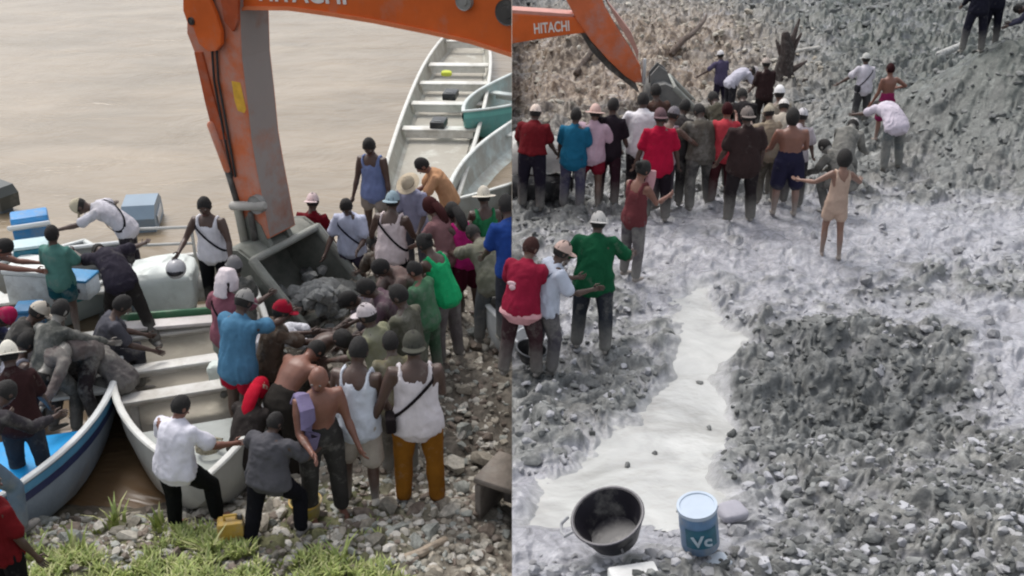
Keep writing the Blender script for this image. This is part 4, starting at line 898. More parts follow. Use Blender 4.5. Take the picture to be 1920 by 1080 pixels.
# tarpaulin over a tyre at the seam
tp = empty('tarpaulin', (.0, 0, 0), 'pale grey tarpaulin bulging over a dark tyre at the left of the rubble', 'tarpaulin')
c = g2(985, 375, 0); tp.location = c; nx_, ny_ = 30, 24; V = []; F = []
for j in range(ny_):
    for i in range(nx_):
        u_, v_ = i / (nx_ - 1) * 2 - 1, j / (ny_ - 1) * 2 - 1; rr = math.hypot(u_ * .9, v_); h_ = .62 * (max(0, 1 - rr ** 2.5)) ** .5 if rr < 1 else 0
        V.append(Vector((u_ * .72, v_ * .55 + .35, max(.40, h_ + .55) if j else .34) + 0 * Vector((0, 0, 0)) if False else Vector((u_ * .72, v_ * .5 + .35, .50 + h_ * .75 + .035 * float(fbm(np.array([u_ * 3, v_ * 3, 1.]), 3, 2)))))) if False else V.append(Vector((u_ * .72, v_ * .5 + .35, .50 + h_ * .75 + .035 * float(fbm(np.array([u_ * 3, v_ * 3, 1.]), 3, 2)))))
for j in range(ny_ - 1):
    for i in range(nx_ - 1): a_ = j * nx_ + i; F.append((a_, a_ + 1, a_ + nx_ + 1, a_ + nx_))
nV = len(V); V += [v - Vector((0, 0, .03)) for v in V]; F += [tuple(i + nV for i in f[::-1]) for f in F]
MB().add(V, F).build('sheet', mat('tarp', (.48, .48, .45), .55, .12, 5, .6, 8, .2), tp)
clip(tp, 1)
ty = empty('tyre', c + Vector((.1, .3, .0)), 'black tyre under the pale tarpaulin', 'tyre'); M = MB(); pr = []
for k in range(13): a_ = 2 * PI * k / 12; pr.append((.50 + .16 * math.cos(a_), .25 + .22 * math.sin(a_)))
M.lathe(pr, 32).build('tread', mat('rubber', (.03, .031, .034), .7, .2, 5, .5, 25, .25), ty)
for k in range(24): MB().box((.03, .06, .3), RZ(15 * k) @ T(.655, 0, .25), bev=.006).build('lug', mat('rubber', (.03, .031, .034), .7, .2, 5, .5, 25, .25), ty) if k % 1 == 0 else None
clip(ty, 1)
# ------------------------------------------------------------------ tub, buckets, basin
def tub(px, py, r0, r1, h, tilt, yaw, label, col, name='tub', cat='tub', rim=.02, handles=True, inner=None, z=None, hcol=(.3, .3, .3)):
    p = at_z(px, py, 1.8); 
    for _ in range(8): p = at_z(px, py, .5 * p.z + .5 * ground(p.x, p.y))
    o = empty(name, p + Vector((0, 0, .05 + r0 * abs(math.sin(R(tilt))))), label, cat); o.rotation_euler = (Matrix.Rotation(R(yaw), 3, 'Z') @ Matrix.Rotation(R(tilt), 3, 'Y') @ Matrix.Rotation(R(abs(tilt) * .45), 3, 'X')).to_euler()
    m = mat('rubber', col, .42, .15, 6, .15, 25, .45 if name == 'bucket' else .28)
    MB().lathe([(.001, 0), (r0 * .94, 0), (r0, .015), ((r0 + r1) / 2, h * .5), ((r0 + r1) / 2 + .004, h * .52), (r1, h), (r1 - .014, h), (r0 - .012, .02), (.001, .02)], 36).build('body', m, o)
    R_ = MB(); pr = [(r1 + rim * math.cos(a) * 1.0, h + rim * .8 * math.sin(a)) for a in [2 * PI * k / 8 for k in range(9)]]; R_.lathe(pr, 36).build('rim', mat('rubber', tuple(min(.8, c * 2.2 + .02) for c in col), .35, .1, 6, 0), o)
    return o, m
t_, m_ = tub(1152, 1028, .18, .258, .24, -18, 8, 'large black rubber tub tilted to the left beside the milky stream', (.020, .018, .024), rim=.011)
for sg in (-1,): MB().tube([(sg * .27, -.07, .28), (sg * .33, -.06, .25), (sg * .345, 0, .235), (sg * .33, .06, .25), (sg * .27, .07, .28)], [.013] * 5, 7, (0, 0, 1)).build('handle', mat('rubber', (.35, .35, .36), .4, .1, 5, 0), t_)
lettering('Y', .12, RZ(0) @ T(-.02, -.226, .07) @ RX(70), mat('ink', (.16, .155, .16), .5, .2, 6, 0), t_, 'scuffed_mark')
b_, m_ = tub(1312, 1034, .138, .132, .36, -9, 0, 'blue paint bucket with a pale lid and white lettering beside the stream', (.13, .24, .40), 'bucket', 'bucket', .010)
MB().lathe([(.001, .366), (.118, .366), (.122, .374), (.142, .374), (.144, .345)], 36).build('lid', mat('plastic', (.42, .49, .58), .4, .06, 4, .05, 20, .2), b_)
MB().tube([(-.145, 0, .33), (-.10, .15, .28), (0, .2, .24), (.10, .15, .28), (.145, 0, .33)], [.005] * 5, 6).build('handle', dkst, b_)
M = MB(); V = []; F = []
for k in range(12):
    a = R(-140 + 100 * k / 11); V += [Vector((math.cos(a) * .1415, math.sin(a) * .1415, .08)), Vector((math.cos(a) * .1390, math.sin(a) * .1390, .25))]
M.add(V, [(2 * k, 2 * k + 2, 2 * k + 3, 2 * k + 1) for k in range(11)]).build('label_band', mat('decal', (.03, .12, .17), .4, .2, 10, 0), b_)
lettering('Vc', .14, T(-.075, -.1445, .11) @ RX(91), mat('decal', (.42, .50, .56), .5, .15, 12, 0), b_)
tub(992, 686, .10, .17, .16, 10, 0, 'small black basin on the ground by the man in the red shirt', (.03, .032, .036), 'basin', 'basin', .012)
o, _ = tub(998, 652, .12, .19, .10, -8, 0, 'shallow pale bowl lying behind the small black basin', (.42, .42, .42), 'bowl', 'bowl', .012)
def slab(px, py, size, yaw, label, col, name='slab', tilt=(0, 0)):
    p = at_z(px, py, 1.8)
    for _ in range(4): p = at_z(px, py, ground(p.x, p.y))
    o = MB().box(size, bev=min(size) * .2).build(name, mat('rock', col, .7, .12, 5, .4, 20, .15)); o.location = p + Vector((0, 0, size[2] * .4)); o.rotation_euler = (R(tilt[0]), R(tilt[1]), R(yaw)); return tagit(o, label, name.replace('_', ' '))
slab(1192, 1098, (.34, .26, .10), 12, 'smooth white slab at the bottom edge below the black tub', (.66, .66, .65))
sk_ = sack(1372, 968, 1.8, (.22, .20, .09), 'crumpled lavender grey plastic bag right of the blue bucket', (.34, .33, .37), 44, .4, 'bag', 'plastic_bag')
sack(1345, 1062, 1.84, (.20, .16, .08), 'pale blue grey stone shaped bag in front of the blue bucket', (.50, .55, .60), 47, .4, 'bag', 'plastic_bag')
# hollow block at the lower right of the left half
hb = empty('concrete_culvert', at_z(962, 968, .3), 'broken brown concrete culvert with a dark square mouth at the foot of the gravel', 'culvert', None, R(-28)); cm_ = mat('concrete', (.20, .17, .145), .85, .2, 4, .6, 14, .3)
for nm_, sz, tr in (('top_slab', (.80, .52, .07), (0.1, 0, .50)), ('side_wall', (.07, .5, .46), (-.26, 0, .22)), ('side_wall', (.07, .5, .46), (.46, 0, .22)), ('back_wall', (.62, .06, .46), (.1, .20, .22))): MB().box(sz, T(*tr), bev=.02).build(nm_, cm_, hb)
clip(hb, -1)
o = empty('jerrycan', at_z(438, 1022, .45), 'faded yellow jerrycan standing in the grass under the man in the white tee', 'jerrycan', None, R(12)); yl = mat('plastic', (.48, .30, .05), .5, .12, 5, .1, 20, .45)
MB().box((.24, .16, .30), T(0, 0, .15), bev=.03).build('body', yl, o); MB().tube([(-.05, 0, .30), (-.05, 0, .345), (.06, 0, .345), (.06, 0, .30)], [.014] * 4, 7).build('handle', yl, o); MB().tube([(.09, 0, .29), (.09, 0, .33)], [.025, .025], 8).build('cap', dkst, o)
o = empty('bucket', at_z(577, 985, .3), 'yellow bucket half hidden behind the leg of the man in the grey tee', 'bucket'); MB().lathe([(.001, 0), (.11, 0), (.15, .3), (.14, .3), (.10, .02), (.001, .02)], 24).build('body', mat('plastic', (.32, .25, .05), .6, .1, 5, .1, 20, .5), o); MB().lathe([(.15, .285), (.162, .29), (.162, .305), (.15, .305)], 24).build('rim', yl, o)
o = MB().tube([at_z(500, 612, .9), at_z(530, 690, .9)], [.035, .035], 9).build('pipe', mat('plastic', (.5, .52, .5), .4, .1, 5, 0)); tagit(o, 'pale plastic pipe sloping between the blue shirted man and the rocks', 'pipe')
o = MB().tube([at_z(760, 1048, .52), at_z(790, 1036, .56), at_z(835, 1012, .5)], [.05, .045, .035], 9).build('branch', mat('wood', (.42, .34, .26), .85, .2, 9, .5, 25, .2)); tagit(o, 'pale driftwood branch lying on the stones in front of the mustard trousers', 'branch')

# ------------------------------------------------------------------ grass and plants at the bottom
def blades(M, cx, cy, cz, n, L0, L1, spread, w, up=.6):
    for _ in range(n):
        a = random.uniform(0, 2 * PI); r_ = random.uniform(0, spread); x, y = cx + math.cos(a) * r_, cy + math.sin(a) * r_; L_ = random.uniform(L0, L1); b = a + random.uniform(-.8, .8)
        dx, dy = math.cos(b), math.sin(b); nx1, ny1 = -dy * w / 2, dx * w / 2; lean_ = random.uniform(.15, 1 - up * .5); V = []
        for k in range(4):
            t = k / 3; h_ = L_ * (t * up + (t - t * t * .5) * (1 - up)); o_ = L_ * lean_ * t * t; ww = 1 - t * .96
            V += [(x + dx * o_ - nx1 * ww, y + dy * o_ - ny1 * ww, cz + h_), (x + dx * o_ + nx1 * ww, y + dy * o_ + ny1 * ww, cz + h_)]
        M.add(V, [(0, 1, 3, 2), (2, 3, 5, 4), (4, 5, 7, 6)], random.choice([0, 0, 1, 2]))
def leafm(c):
    m = mat('leaf', c, .5, .25, 3, 0); 
    b = m.node_tree.nodes['Principled BSDF']; b.inputs['Transmission Weight'].default_value = 0; b.inputs['Subsurface Weight'].default_value = .0; return m
LV = [leafm((.36, .42, .13)), leafm((.24, .31, .09)), leafm((.50, .50, .24))]
M = MB(); k = 0
while k < 1600:
    px, py = random.uniform(-20, 760), random.uniform(985, 1120)
    edge = 1050 - 22 * math.sin(px / 47.) - 18 * math.sin(px / 23 + 1) - (45 if 330 < px < 470 else 0) + max(0, px - 560) * .25
    if (py < edge and random.random() < .985) or math.sin(px / 31.) * math.sin(py / 13. + px / 60.) > .35: continue
    p = at_z(px, py, .35); z = ground(p.x, p.y); p = at_z(px, py, z); blades(M, p.x, p.y, ground(p.x, p.y), 5, .05, .15, .06, .034, .45); k += 1
o = M.build('grass', LV, None, smooth=False, recalc=False); tagit(o, 'soft yellow green grass along the near edge of the bank', kind='stuff')
for (px, py), lab, n_ in (((215, 985), 'tall green plant with long pointed leaves by the brown water', 34), ((300, 990), 'low leafy plant between the water and the white shirted man', 22), ((395, 1045), 'bright yellow green plant in front of the legs of the white shirted man', 40), ((60, 1062), 'pale green leafy plant at the lower left corner', 36), ((640, 1062), 'green tuft at the bottom under the stones', 30), ((140, 1045), 'green tuft rising from the beige stones on the left', 22)):
    p = at_z(px, py, .35); z = ground(p.x, p.y); p = at_z(px, py, z); o = empty('plant', (p.x, p.y, z), lab, 'plant')
    for q in range(n_ // 2):
        M = MB(); blades(M, 0, 0, 0, 1, .14, .36, .10, .06, .6); M.build('leaf', LV[q % 3], o, smooth=False, recalc=False)

def rope(pts, label, r=.014, col=(.42, .38, .28)):
    o = MB().tube(pts, [r] * len(pts), 6).build('rope', mat('rope', col, .9, .3, 60, .6, 120)); return tagit(o, label, 'rope')
ctr = at_boat(bB, .87, LB, -.05, .66); rope([ctr + Vector((math.cos(k * .55) * (.10 + .05 * (k % 12) / 12), math.sin(k * .55) * (.09 + .05 * (k % 12) / 12), .012 + .0022 * k)) for k in range(46)], 'coil of worn rope lying on the bow deck of the middle boat')
ctr = at_boat(bA, .80, LA, .25, .47); rope([ctr + Vector((math.cos(k * .5) * .11, math.sin(k * .5) * .09, .012 + .002 * k)) for k in range(34)], 'dark rope coil on the blue foredeck of the left boat', .013, (.08, .08, .09))
bow_ = at_boat(bB, 1.0, LB, 0, .8); rope([bow_, bow_ + Vector((.15, -.15, -.45)), bow_ + Vector((.30, -.35, -.72)), bow_ + Vector((.7, -.55, -.62)), bow_ + Vector((1.2, -.45, -.55))], 'mooring rope running from the middle boat bow to the stones')

# ------------------------------------------------------------------ the people
P_ = person
WAIT = dict(la=(14, 10, 38, 12), ra=(10, 8, 25))
REACH = dict(la=(30, 6, 30), ra=(26, 8, 35))
# --- left half: people in and around the boats
P_(6, 462, -80, 'person at the left edge in a lavender shirt stretching a bare arm towards the cooler', 'r', 'tank', (205, 200, 225), 'long', (60, 60, 70), lean=35, ra=(75, 5, 5), la=(60, 10, 20), gz=.2)
P_(97, 437, -10, 'slim person in a teal green shirt standing between the coolers', 'd', 'tee', (95, 145, 135), 'shorts', (25, 85, 95), h=1.55, gz=.35, la=(20, 15, 40), ra=(30, 10, 40))
P_(150, 384, 100, 'man in a white shirt and beige hat bending over with one arm out behind him', 'd', 'tee', (215, 212, 220), 'long', (52, 48, 55), hat='cap', hatc=(205, 195, 170), lean=48, head=(10, 0), la=(60, 10, 20), ra=(-20, 70, 20), gz=.25, strap=(1, (30, 30, 35)))
P_(186, 470, 40, 'man in dark clothes bent far forward, stepping across into the middle boat', 'd', 'tee', (52, 48, 60), 'long', (45, 42, 40), lean=62, head=(20, 0), la=(70, 20, 20), ra=(30, 75, 10), ll=(25, 6, 20), rl=(-28, 8, 8), gz=.35, shoes='shoe', mud=.1)
P_(112, 580, -20, 'muddy person with black hair and a white earpiece leaning into the left boat', 'g', 'long', (88, 90, 86), 'long', (70, 70, 68), lean=28, la=(20, 15, 15), ra=(45, 30, 10), mud=.45, gz=.15, ll=(40, 8, 60), rl=(30, 8, 50))
P_(72, 582, -60, 'person in a beige cap and charcoal top crouching behind the muddy long-sleeved person', 'd', 'tee', (70, 68, 66), 'long', (50, 50, 52), hat='cap', hatc=(215, 205, 190), lean=30, gz=.15, ll=(40, 5, 60), rl=(40, 5, 60), mud=.3, **REACH)
P_(8, 592, -70, 'person at the left edge with a magenta head wrap and navy top', 'd', 'tee', (58, 62, 98), 'long', (45, 70, 80), hat='wrap', hatc=(190, 40, 90), lean=40, gz=.15, ll=(50, 5, 80), rl=(50, 5, 80), **REACH)
P_(16, 662, 20, 'person in a round white hat and dark maroon top at the left edge', 'd', 'tee', (62, 38, 38), 'long', (60, 62, 68), hat='hat', hatc=(232, 228, 215), lean=20, gz=.15, mud=.1, **WAIT)
P_(150, 655, 70, 'grey clad person crouching against the right side of the left boat', 'g', 'long', (105, 100, 100), 'long', (70, 66, 66), lean=55, gz=.1, ll=(80, 10, 110), rl=(70, 10, 100), mud=.5, h=1.6, **REACH)
P_(80, 705, 150, 'mud covered person bent double in the left boat above the blue deck', 'g', 'long', (112, 102, 100), 'long', (52, 44, 46), lean=82, head=(30, 0), gz=.2, ll=(35, 12, 40), rl=(20, 12, 30), mud=.45, la=(50, 20, 10), ra=(50, 20, 10))
P_(8, 735, -20, 'man in a dark jacket and pale jeans standing on the bright blue foredeck', 'd', 'long', (66, 62, 66), 'long', (120, 138, 155), lean=42, gz=.42, ll=(10, 12, 20), rl=(30, 12, 40), la=(30, 20, 40), ra=(40, 20, 40), shoes='shoe', mud=.2, bmud=.3)
P_(-22, 905, -30, 'person cut off at the lower left corner in a red top and black trousers', 'd', 'tee', (120, 25, 30), 'long', (22, 20, 24), h=1.5, mud=.05)
vm, vk = P_(383, 384, 172, 'man in a white sleeveless top facing the camera with a helmet hanging from his hand', 'd', 'tank', (232, 230, 236), 'long', (22, 22, 26), lean=3, head=(12, 8), la=(10, 18, 30), ra=(12, 28, 60, 30), strap=(1, (35, 35, 45)), gz=.3, mud=.02, w=1.08)
P_(428, 524, -25, 'man in a mauve shirt with a white cloth over his head and black rubber boots', 'd', 'tee', (150, 95, 108), 'shorts', (150, 155, 145), lean=10, la=(20, 35, 35), ra=(60, 10, 30), strap=(-1, (30, 25, 30)), shoes='boot', towel=(238, 225, 228), gz=.35, mud=.12, w=1.1, h=1.78, mudz=.1, fy=748)
P_(440, 498, 30, 'head in a grey helmet between the excavator bucket and the white cloth', 'd', 'tee', (90, 92, 88), 'long', (60, 60, 60), hat='helmet', hatc=(130, 128, 130), mud=.5, h=1.62, **WAIT)
P_(457, 562, -30, 'man in a sky blue tee and red shorts with a grey cap', 'd', 'tee', (88, 138, 172), 'shorts', (190, 22, 55), hat='cap', hatc=(160, 158, 155), lean=12, head=(18, 0), la=(15, 12, 15), ra=(70, 5, 20), mud=.08, w=1.15, h=1.78, gz=.25, hem=-.12, mudz=.1)
P_(528, 580, -60, 'man in a crimson cap and olive brown shirt reaching towards the bucket', 'd', 'tee', (98, 82, 70), 'long', (60, 58, 50), hat='cap', hatc=(165, 22, 50), lean=15, la=(40, 10, 40), ra=(60, 5, 20), mud=.35)
P_(574, 632, -75, 'man in a white tee with black marks bending down beside the crimson cap', 'd', 'tee', (232, 232, 238), 'long', (90, 85, 75), lean=74, head=(15, 0), la=(70, 10, 10), ra=(70, 10, 20), ll=(18, 6, 25), rl=(5, 6, 12), mud=.08)
P_(486, 728, -20, 'person in a beige cap over a red scarf in front of the red shorts', 'd', 'tee', (62, 56, 54), 'long', (45, 40, 38), hat='cap', hatc=(205, 175, 155), brim=0, hair='long', hairc=(200, 20, 50), lean=30, ll=(85, 10, 115), rl=(85, 10, 115), mud=.15, **REACH, gz=.1)
P_(338, 760, -28, 'sturdy man in a bright white tee and black trousers at the middle boat', 'r', 'tee', (238, 236, 246), 'long', (16, 18, 18), lean=14, head=(4, -12), la=(14, 20, 12), ra=(30, 26, 35, -10), ll=(6, 4, 10), rl=(38, 16, 42), mud=.0, w=1.36, h=1.74, shoes=None, mudz=.0, hair='short', fy=992)
P_(515, 790, -22, 'heavy set man in a charcoal tee stepping up at the grass edge', 'd', 'tee', (94, 93, 98), 'long', (20, 20, 27), lean=16, head=(12, -10), la=(28, 34, 40, 20), ra=(28, 34, 55, 30), ll=(-14, 6, 6), rl=(32, 18, 50), mud=.03, w=1.5, h=1.56, fy=1030, mudz=.0, shoes='shoe')
sm_, sk1 = P_(597, 708, -150, 'shaven-headed shirtless man with a mauve shirt over one shoulder', 'r', None, bot='long', botc=(66, 64, 62), hair='bald', lean=6, head=(6, -35), la=(10, 10, 20), ra=(20, 10, 60, 30), mud=.05, w=1.12, bmud=.25, h=1.74, mudz=.0)
P_(672, 655, -12, 'broad man in a white vest and pale knee shorts seen from behind', 'd', 'tank', (222, 228, 238), 'knee', (190, 180, 168), lean=10, head=(14, 8), la=(6, 12, 20), ra=(6, 10, 20), mud=.05, w=1.14, h=1.8, hem=-.12, bmud=.1, mudz=.35, fy=956)
P_(775, 645, 8, 'man in a white vest with a black strap, mustard trousers and grey rubber boots', 'd', 'tank', (228, 220, 222), 'long', (150, 98, 30), hat='cap', hatc=(80, 80, 72), brim=180, lean=5, la=(-8, 22, 15), ra=(15, 8, 60, 30), strap=(1, (35, 28, 30), -1), mud=.04, w=1.16, h=1.8, shoes='boot', bmud=.12, hem=-.1, mudz=.1, fy=958)
P_(590, 655, -35, 'bare backed orange brown man leaning forward behind the shaven head', 'r', None, bot='long', botc=(50, 46, 42), lean=48, head=(10, 0), mud=.05, w=1.1, mudz=.1, **REACH)
P_(688, 588, 65, 'man in an olive beige shirt and a white cap turned to the left', 'd', 'tee', (148, 148, 120), 'long', (80, 78, 66), hat='cap', hatc=(208, 198, 200), lean=10, mud=.35, la=(40, 5, 30), ra=(30, 8, 40), w=1.05)
P_(748, 552, 60, 'dust covered man in a grey olive tee in the middle of the crowd', 'd', 'tee', (105, 104, 90), 'long', (85, 84, 76), lean=8, head=(10, 10), mud=.35, la=(30, 8, 50), ra=(25, 8, 60))
P_(778, 505, 60, 'man in a faded green tee and green trousers with a ruddy face', 'r', 'tee', (92, 140, 105), 'long', (82, 112, 88), lean=10, head=(12, 10), mud=.3, la=(30, 10, 30), ra=(20, 8, 20), h=1.76, w=1.05, fy=705)
P_(797, 455, 50, 'person in a vivid green vest with hair tied back', 'd', 'tank', (40, 190, 120), 'long', (120, 112, 112), hair='bun', lean=25, mud=.15, mudz=.3, bmud=.35, **REACH)
P_(850, 394, 40, 'woman in a hot pink top and maroon leggings', 'd', 'tank', (205, 45, 130), 'knee', (78, 22, 40), hair='long', lean=18, head=(10, 0), mud=.05, la=(20, 15, 60), ra=(10, 12, 25), w=1.0, mudz=.1, fy=592)
P_(888, 436, 35, 'person in a loose grey khaki shirt stooping by the pink top', 'd', 'tee', (125, 124, 108), 'long', (100, 103, 105), lean=38, head=(10, 0), mud=.3, w=1.2, la=(60, 12, 20), ra=(70, 10, 20), ll=(12, 6, 12), rl=(0, 6, 8), hem=-.12)
P_(907, 366, 10, 'man in a sleeveless green top and a white brimmed hat by the pale boat', 'd', 'tank', (48, 130, 85), 'long', (70, 70, 75), hat='hat', hatc=(222, 215, 200), lean=12, mud=.05, **WAIT)
o_, _k = P_(950, 384, 20, 'man in a royal blue shirt at the right edge of the landing', 'd', 'tee', (40, 75, 150), 'long', (60, 62, 70), lean=15, mud=.05, **WAIT); clip(o_, -1)
P_(792, 308, 100, 'man in a peach tee near the end of the long white boat', 'r', 'tee', (215, 165, 125), 'long', (80, 75, 70), lean=30, mud=.05, gz=.15, **REACH)
P_(765, 342, 160, 'man in a cream hat and pale blue grey tee facing the camera', 'd', 'tee', (165, 165, 190), 'long', (90, 90, 100), hat='hat', hatc=(215, 200, 175), lean=10, head=(20, 0), mud=.05, gz=.12, **WAIT)
P_(808, 385, 60, 'long-haired woman in a dusty mauve top', 'm', 'tee', (150, 110, 112), 'long', (85, 60, 65), hair='long', hairc=(70, 35, 35), lean=20, mud=.1, **REACH)
P_(736, 374, -15, 'man in a pale pinkish vest and a light blue cap with a black strap', 'd', 'tank', (225, 208, 208), 'shorts', (22, 20, 24), hat='cap', hatc=(165, 185, 195), brim=180, lean=8, strap=(-1, (25, 22, 26)), mud=.03, w=1.14, la=(10, 25, 30), ra=(20, 12, 40), hem=-.12, mudz=.3)
P_(692, 272, 165, 'tall man in a blue grey vest and beige shorts standing apart at the water line', 'd', 'tank', (130, 148, 195), 'shorts', (165, 158, 150), lean=3, head=(28, 10), la=(4, 10, 8), ra=(4, 12, 8), mud=.05, h=1.85, hem=-.08, gz=.08, mudz=.25, fy=466)
P_(586, 376, -10, 'man in a dark red tee with a white cap worn backwards beside the bucket', 'd', 'tee', (112, 12, 28), 'long', (35, 32, 45), gz=-.4, hat='cap', brim=180, hatc=(225, 205, 205), lean=8, head=(5, 0), mud=.02, w=1.05, **WAIT)
P_(649, 385, 170, 'man in a white tee with a dark strap and purple grey shorts', 'd', 'tee', (205, 210, 232), 'shorts', (70, 62, 78), gz=-.15, lean=6, head=(25, 20), strap=(1, (40, 38, 60)), la=(20, 12, 60, 30), ra=(10, 15, 30), mud=.03, mudz=.3, w=1.08)
P_(655, 560, 110, 'dusty person crouching over the dumped rocks, nearest the bucket', 'd', 'tee', (96, 88, 100), 'long', (80, 78, 74), lean=45, mud=.4, ll=(60, 10, 90), rl=(60, 10, 90), **REACH)
P_(715, 500, 120, 'dusty grey person stooping right of the bucket side plate', 'd', 'tee', (140, 118, 112), 'long', (90, 80, 82), lean=35, mud=.35, ll=(20, 10, 30), rl=(20, 10, 30), **REACH)
P_(688, 538, 100, 'dusty person in a mauve grey top beside the dumped rocks', 'd', 'tee', (104, 82, 92), 'long', (60, 50, 55), lean=30, mud=.35, ll=(30, 10, 40), rl=(20, 10, 30), **REACH)
P_(640, 632, -120, 'bare chested dark man looking down between the rocks and the white vest', 'd', None, bot='long', botc=(80, 76, 70), lean=40, head=(20, 0), mud=.3, **REACH)
P_(732, 640, 20, 'dusty man wedged between the two white vests', 'd', 'tee', (126, 120, 96), 'long', (88, 84, 78), lean=10, mud=.35, h=1.6, **WAIT)
#P_(608, 590, -90, 'grey muddy person bent over in front of the bucket mouth', 'g', 'tee', (120, 116, 112), 'long', (95, 92, 88), lean=75, mud=.6, ll=(30, 10, 40), rl=(20, 10, 30), **REACH)
P_(700, 455, 30, 'squatting person in olive trousers beneath the pale blue cap', 'd', 'tee', (85, 72, 62), 'long', (90, 90, 78), lean=45, mud=.4, ll=(80, 12, 110), rl=(80, 12, 110), h=1.65, **REACH)
# --- right half
o_, _k = P_(1004, 208, -15, 'man in a dark red top and navy trousers, leftmost of the long row', 'd', 'tee', (118, 28, 36), 'long', (38, 34, 48), hat='cap', hatc=(235, 218, 205), lean=14, la=(15, 12, 30), ra=(15, 10, 30), mud=.1, bmud=.1, hem=.05, w=1.22, h=1.78, fy=392)
P_(1080, 214, -15, 'man in a teal blue tee in the back row', 'd', 'tee', (32, 108, 142), 'long', (78, 76, 100), lean=8, la=(12, 12, 20), ra=(12, 8, 20), mud=.06, w=1.12, bmud=.3, hem=-.1, fy=392)
P_(1116, 208, -20, 'person in a pale pink tee, maroon shorts and a wide pink hat', 'm', 'tee', (215, 185, 200), 'shorts', (135, 28, 48), hat='hat', hatc=(228, 195, 185), lean=10, head=(0, 0), la=(10, 8, 20), ra=(18, 20, 30), mud=.05, w=1.17, mudz=.4, fy=388)
P_(1150, 196, -20, 'man in a black tee between the pink tee and the white tee', 'd', 'tee', (42, 34, 42), 'long', (60, 35, 45), lean=10, mud=.05, **WAIT, fy=384)
P_(1206, 186, 0, 'man in a bright white tee left of the excavator bucket', 'd', 'tee', (240, 236, 240), 'long', (48, 42, 46), lean=14, la=(15, 22, 40), ra=(15, 10, 40), mud=.0, w=1.27, bmud=.1, fy=378)
P_(1238, 216, 0, 'person in a crimson tee and black leggings with a white topped cap', 'd', 'tee', (188, 22, 62), 'long', (34, 26, 34), hat='cap', hatc=(120, 95, 100), brim=180, lean=5, la=(4, 14, 15), ra=(4, 14, 15), mud=.04, w=1.12, hem=-.2, bmud=.05, h=1.76, fy=413)
P_(1263, 212, -40, 'person in a dusty pink top with a grey cap reaching an arm forward', 'm', 'tank', (190, 165, 172), 'long', (70, 60, 70), hat='cap', hatc=(135, 130, 135), lean=14, la=(20, 10, 20), ra=(48, 22, 5), mud=.15, fy=395)
P_(1312, 206, 10, 'muddy man in a brown grey shirt and torn trousers mid step', 'd', 'tee', (98, 92, 84), 'long', (82, 80, 80), lean=14, head=(25, 10), la=(20, 25, 30), ra=(40, 12, 30), ll=(-14, 10, 8), rl=(16, 8, 22), mud=.45, w=1.27, fy=388)
P_(1364, 204, -10, 'person in a coral red top with dark red hair behind the brown coat', 'r', 'tee', (205, 72, 82), 'long', (80, 40, 45), hairc=(60, 22, 26), lean=10, mud=.05, la=(20, 10, 30), ra=(60, 5, 60), fy=385)
P_(1401, 214, 5, 'tall person in a long dark brown coat and grey cap', 'd', 'tee', (60, 46, 45), 'long', (44, 38, 40), hat='cap', hatc=(135, 125, 120), brim=180, lean=4, la=(8, 12, 25), ra=(8, 14, 25), ll=(0, 5, 4), rl=(4, 6, 8), mud=.1, w=1.22, hem=-.34, bmud=.1, fy=415)
P_(1462, 172, 0, 'person in a white helmet standing above the others near the stump', 'm', 'tee', (160, 150, 135), 'long', (80, 72, 68), hat='helmet', hatc=(242, 240, 240), lean=10, mud=.15, **WAIT, fy=330)
P_(1442, 208, 10, 'person in a beige camouflage top squeezed beside the brown coat', 'm', 'tee', (165, 150, 130), 'long', (95, 88, 78), hat='cap', hatc=(190, 180, 160), lean=16, mud=.3, la=(60, 12, 60), ra=(60, 12, 60), fy=380)
P_(1487, 218, 0, 'bare backed brown woman with black hair and navy shorts', 'r', None, bot='knee', botc=(42, 40, 64), hair='afro', lean=6, la=(15, 14, 50, 20), ra=(15, 14, 50, 20), mud=.05, w=1.27, mudz=.45, fy=402)
P_(1505, 214, -20, 'person in a pale grey tee behind the bare backed woman', 'm', 'tee', (205, 195, 200), 'long', (70, 68, 75), hat='cap', hatc=(215, 212, 215), lean=10, mud=.1, **WAIT, fy=385)
P_(1352, 92, 20, 'person in a white cap and violet grey top farthest up the slope', 'd', 'tee', (92, 84, 112), 'long', (44, 38, 58), hat='cap', hatc=(240, 236, 236), lean=10, la=(15, 45, 20), ra=(20, 10, 30), mud=.1, bmud=.1, fy=192)
P_(1413, 122, -70, 'person in a white shirt bending down beside the stump', 'd', 'tee', (208, 205, 218), 'long', (50, 48, 54), hat='cap', hatc=(225, 215, 215), lean=58, mud=.08, bmud=.1, **REACH, fy=205)
P_(1438, 108, 10, 'person in a brown top and pale cap against the dark stump', 'd', 'tee', (58, 40, 40), 'long', (36, 28, 30), hat='cap', hatc=(205, 190, 180), lean=5, mud=.1, **WAIT, fy=225)
P_(1624, 108, 10, 'person in a white cap and white shirt carrying a dark backpack', 'd', 'tee', (225, 220, 228), 'long', (80, 80, 82), hat='cap', hatc=(205, 205, 200), lean=6, la=(15, 40, 20), ra=(10, 10, 20), strap=(1, (50, 50, 55), -1), mud=.1, fy=235)
P_(1670, 128, 12, 'shirtless person in magenta shorts with one hand on the hip', 'r', None, bot='knee', botc=(150, 42, 92), hairc=(55, 22, 26), lean=3, la=(5, 10, 20), ra=(-5, 58, 70, 85), mud=.05, w=.95, mudz=.3, bmud=.05, fy=262)
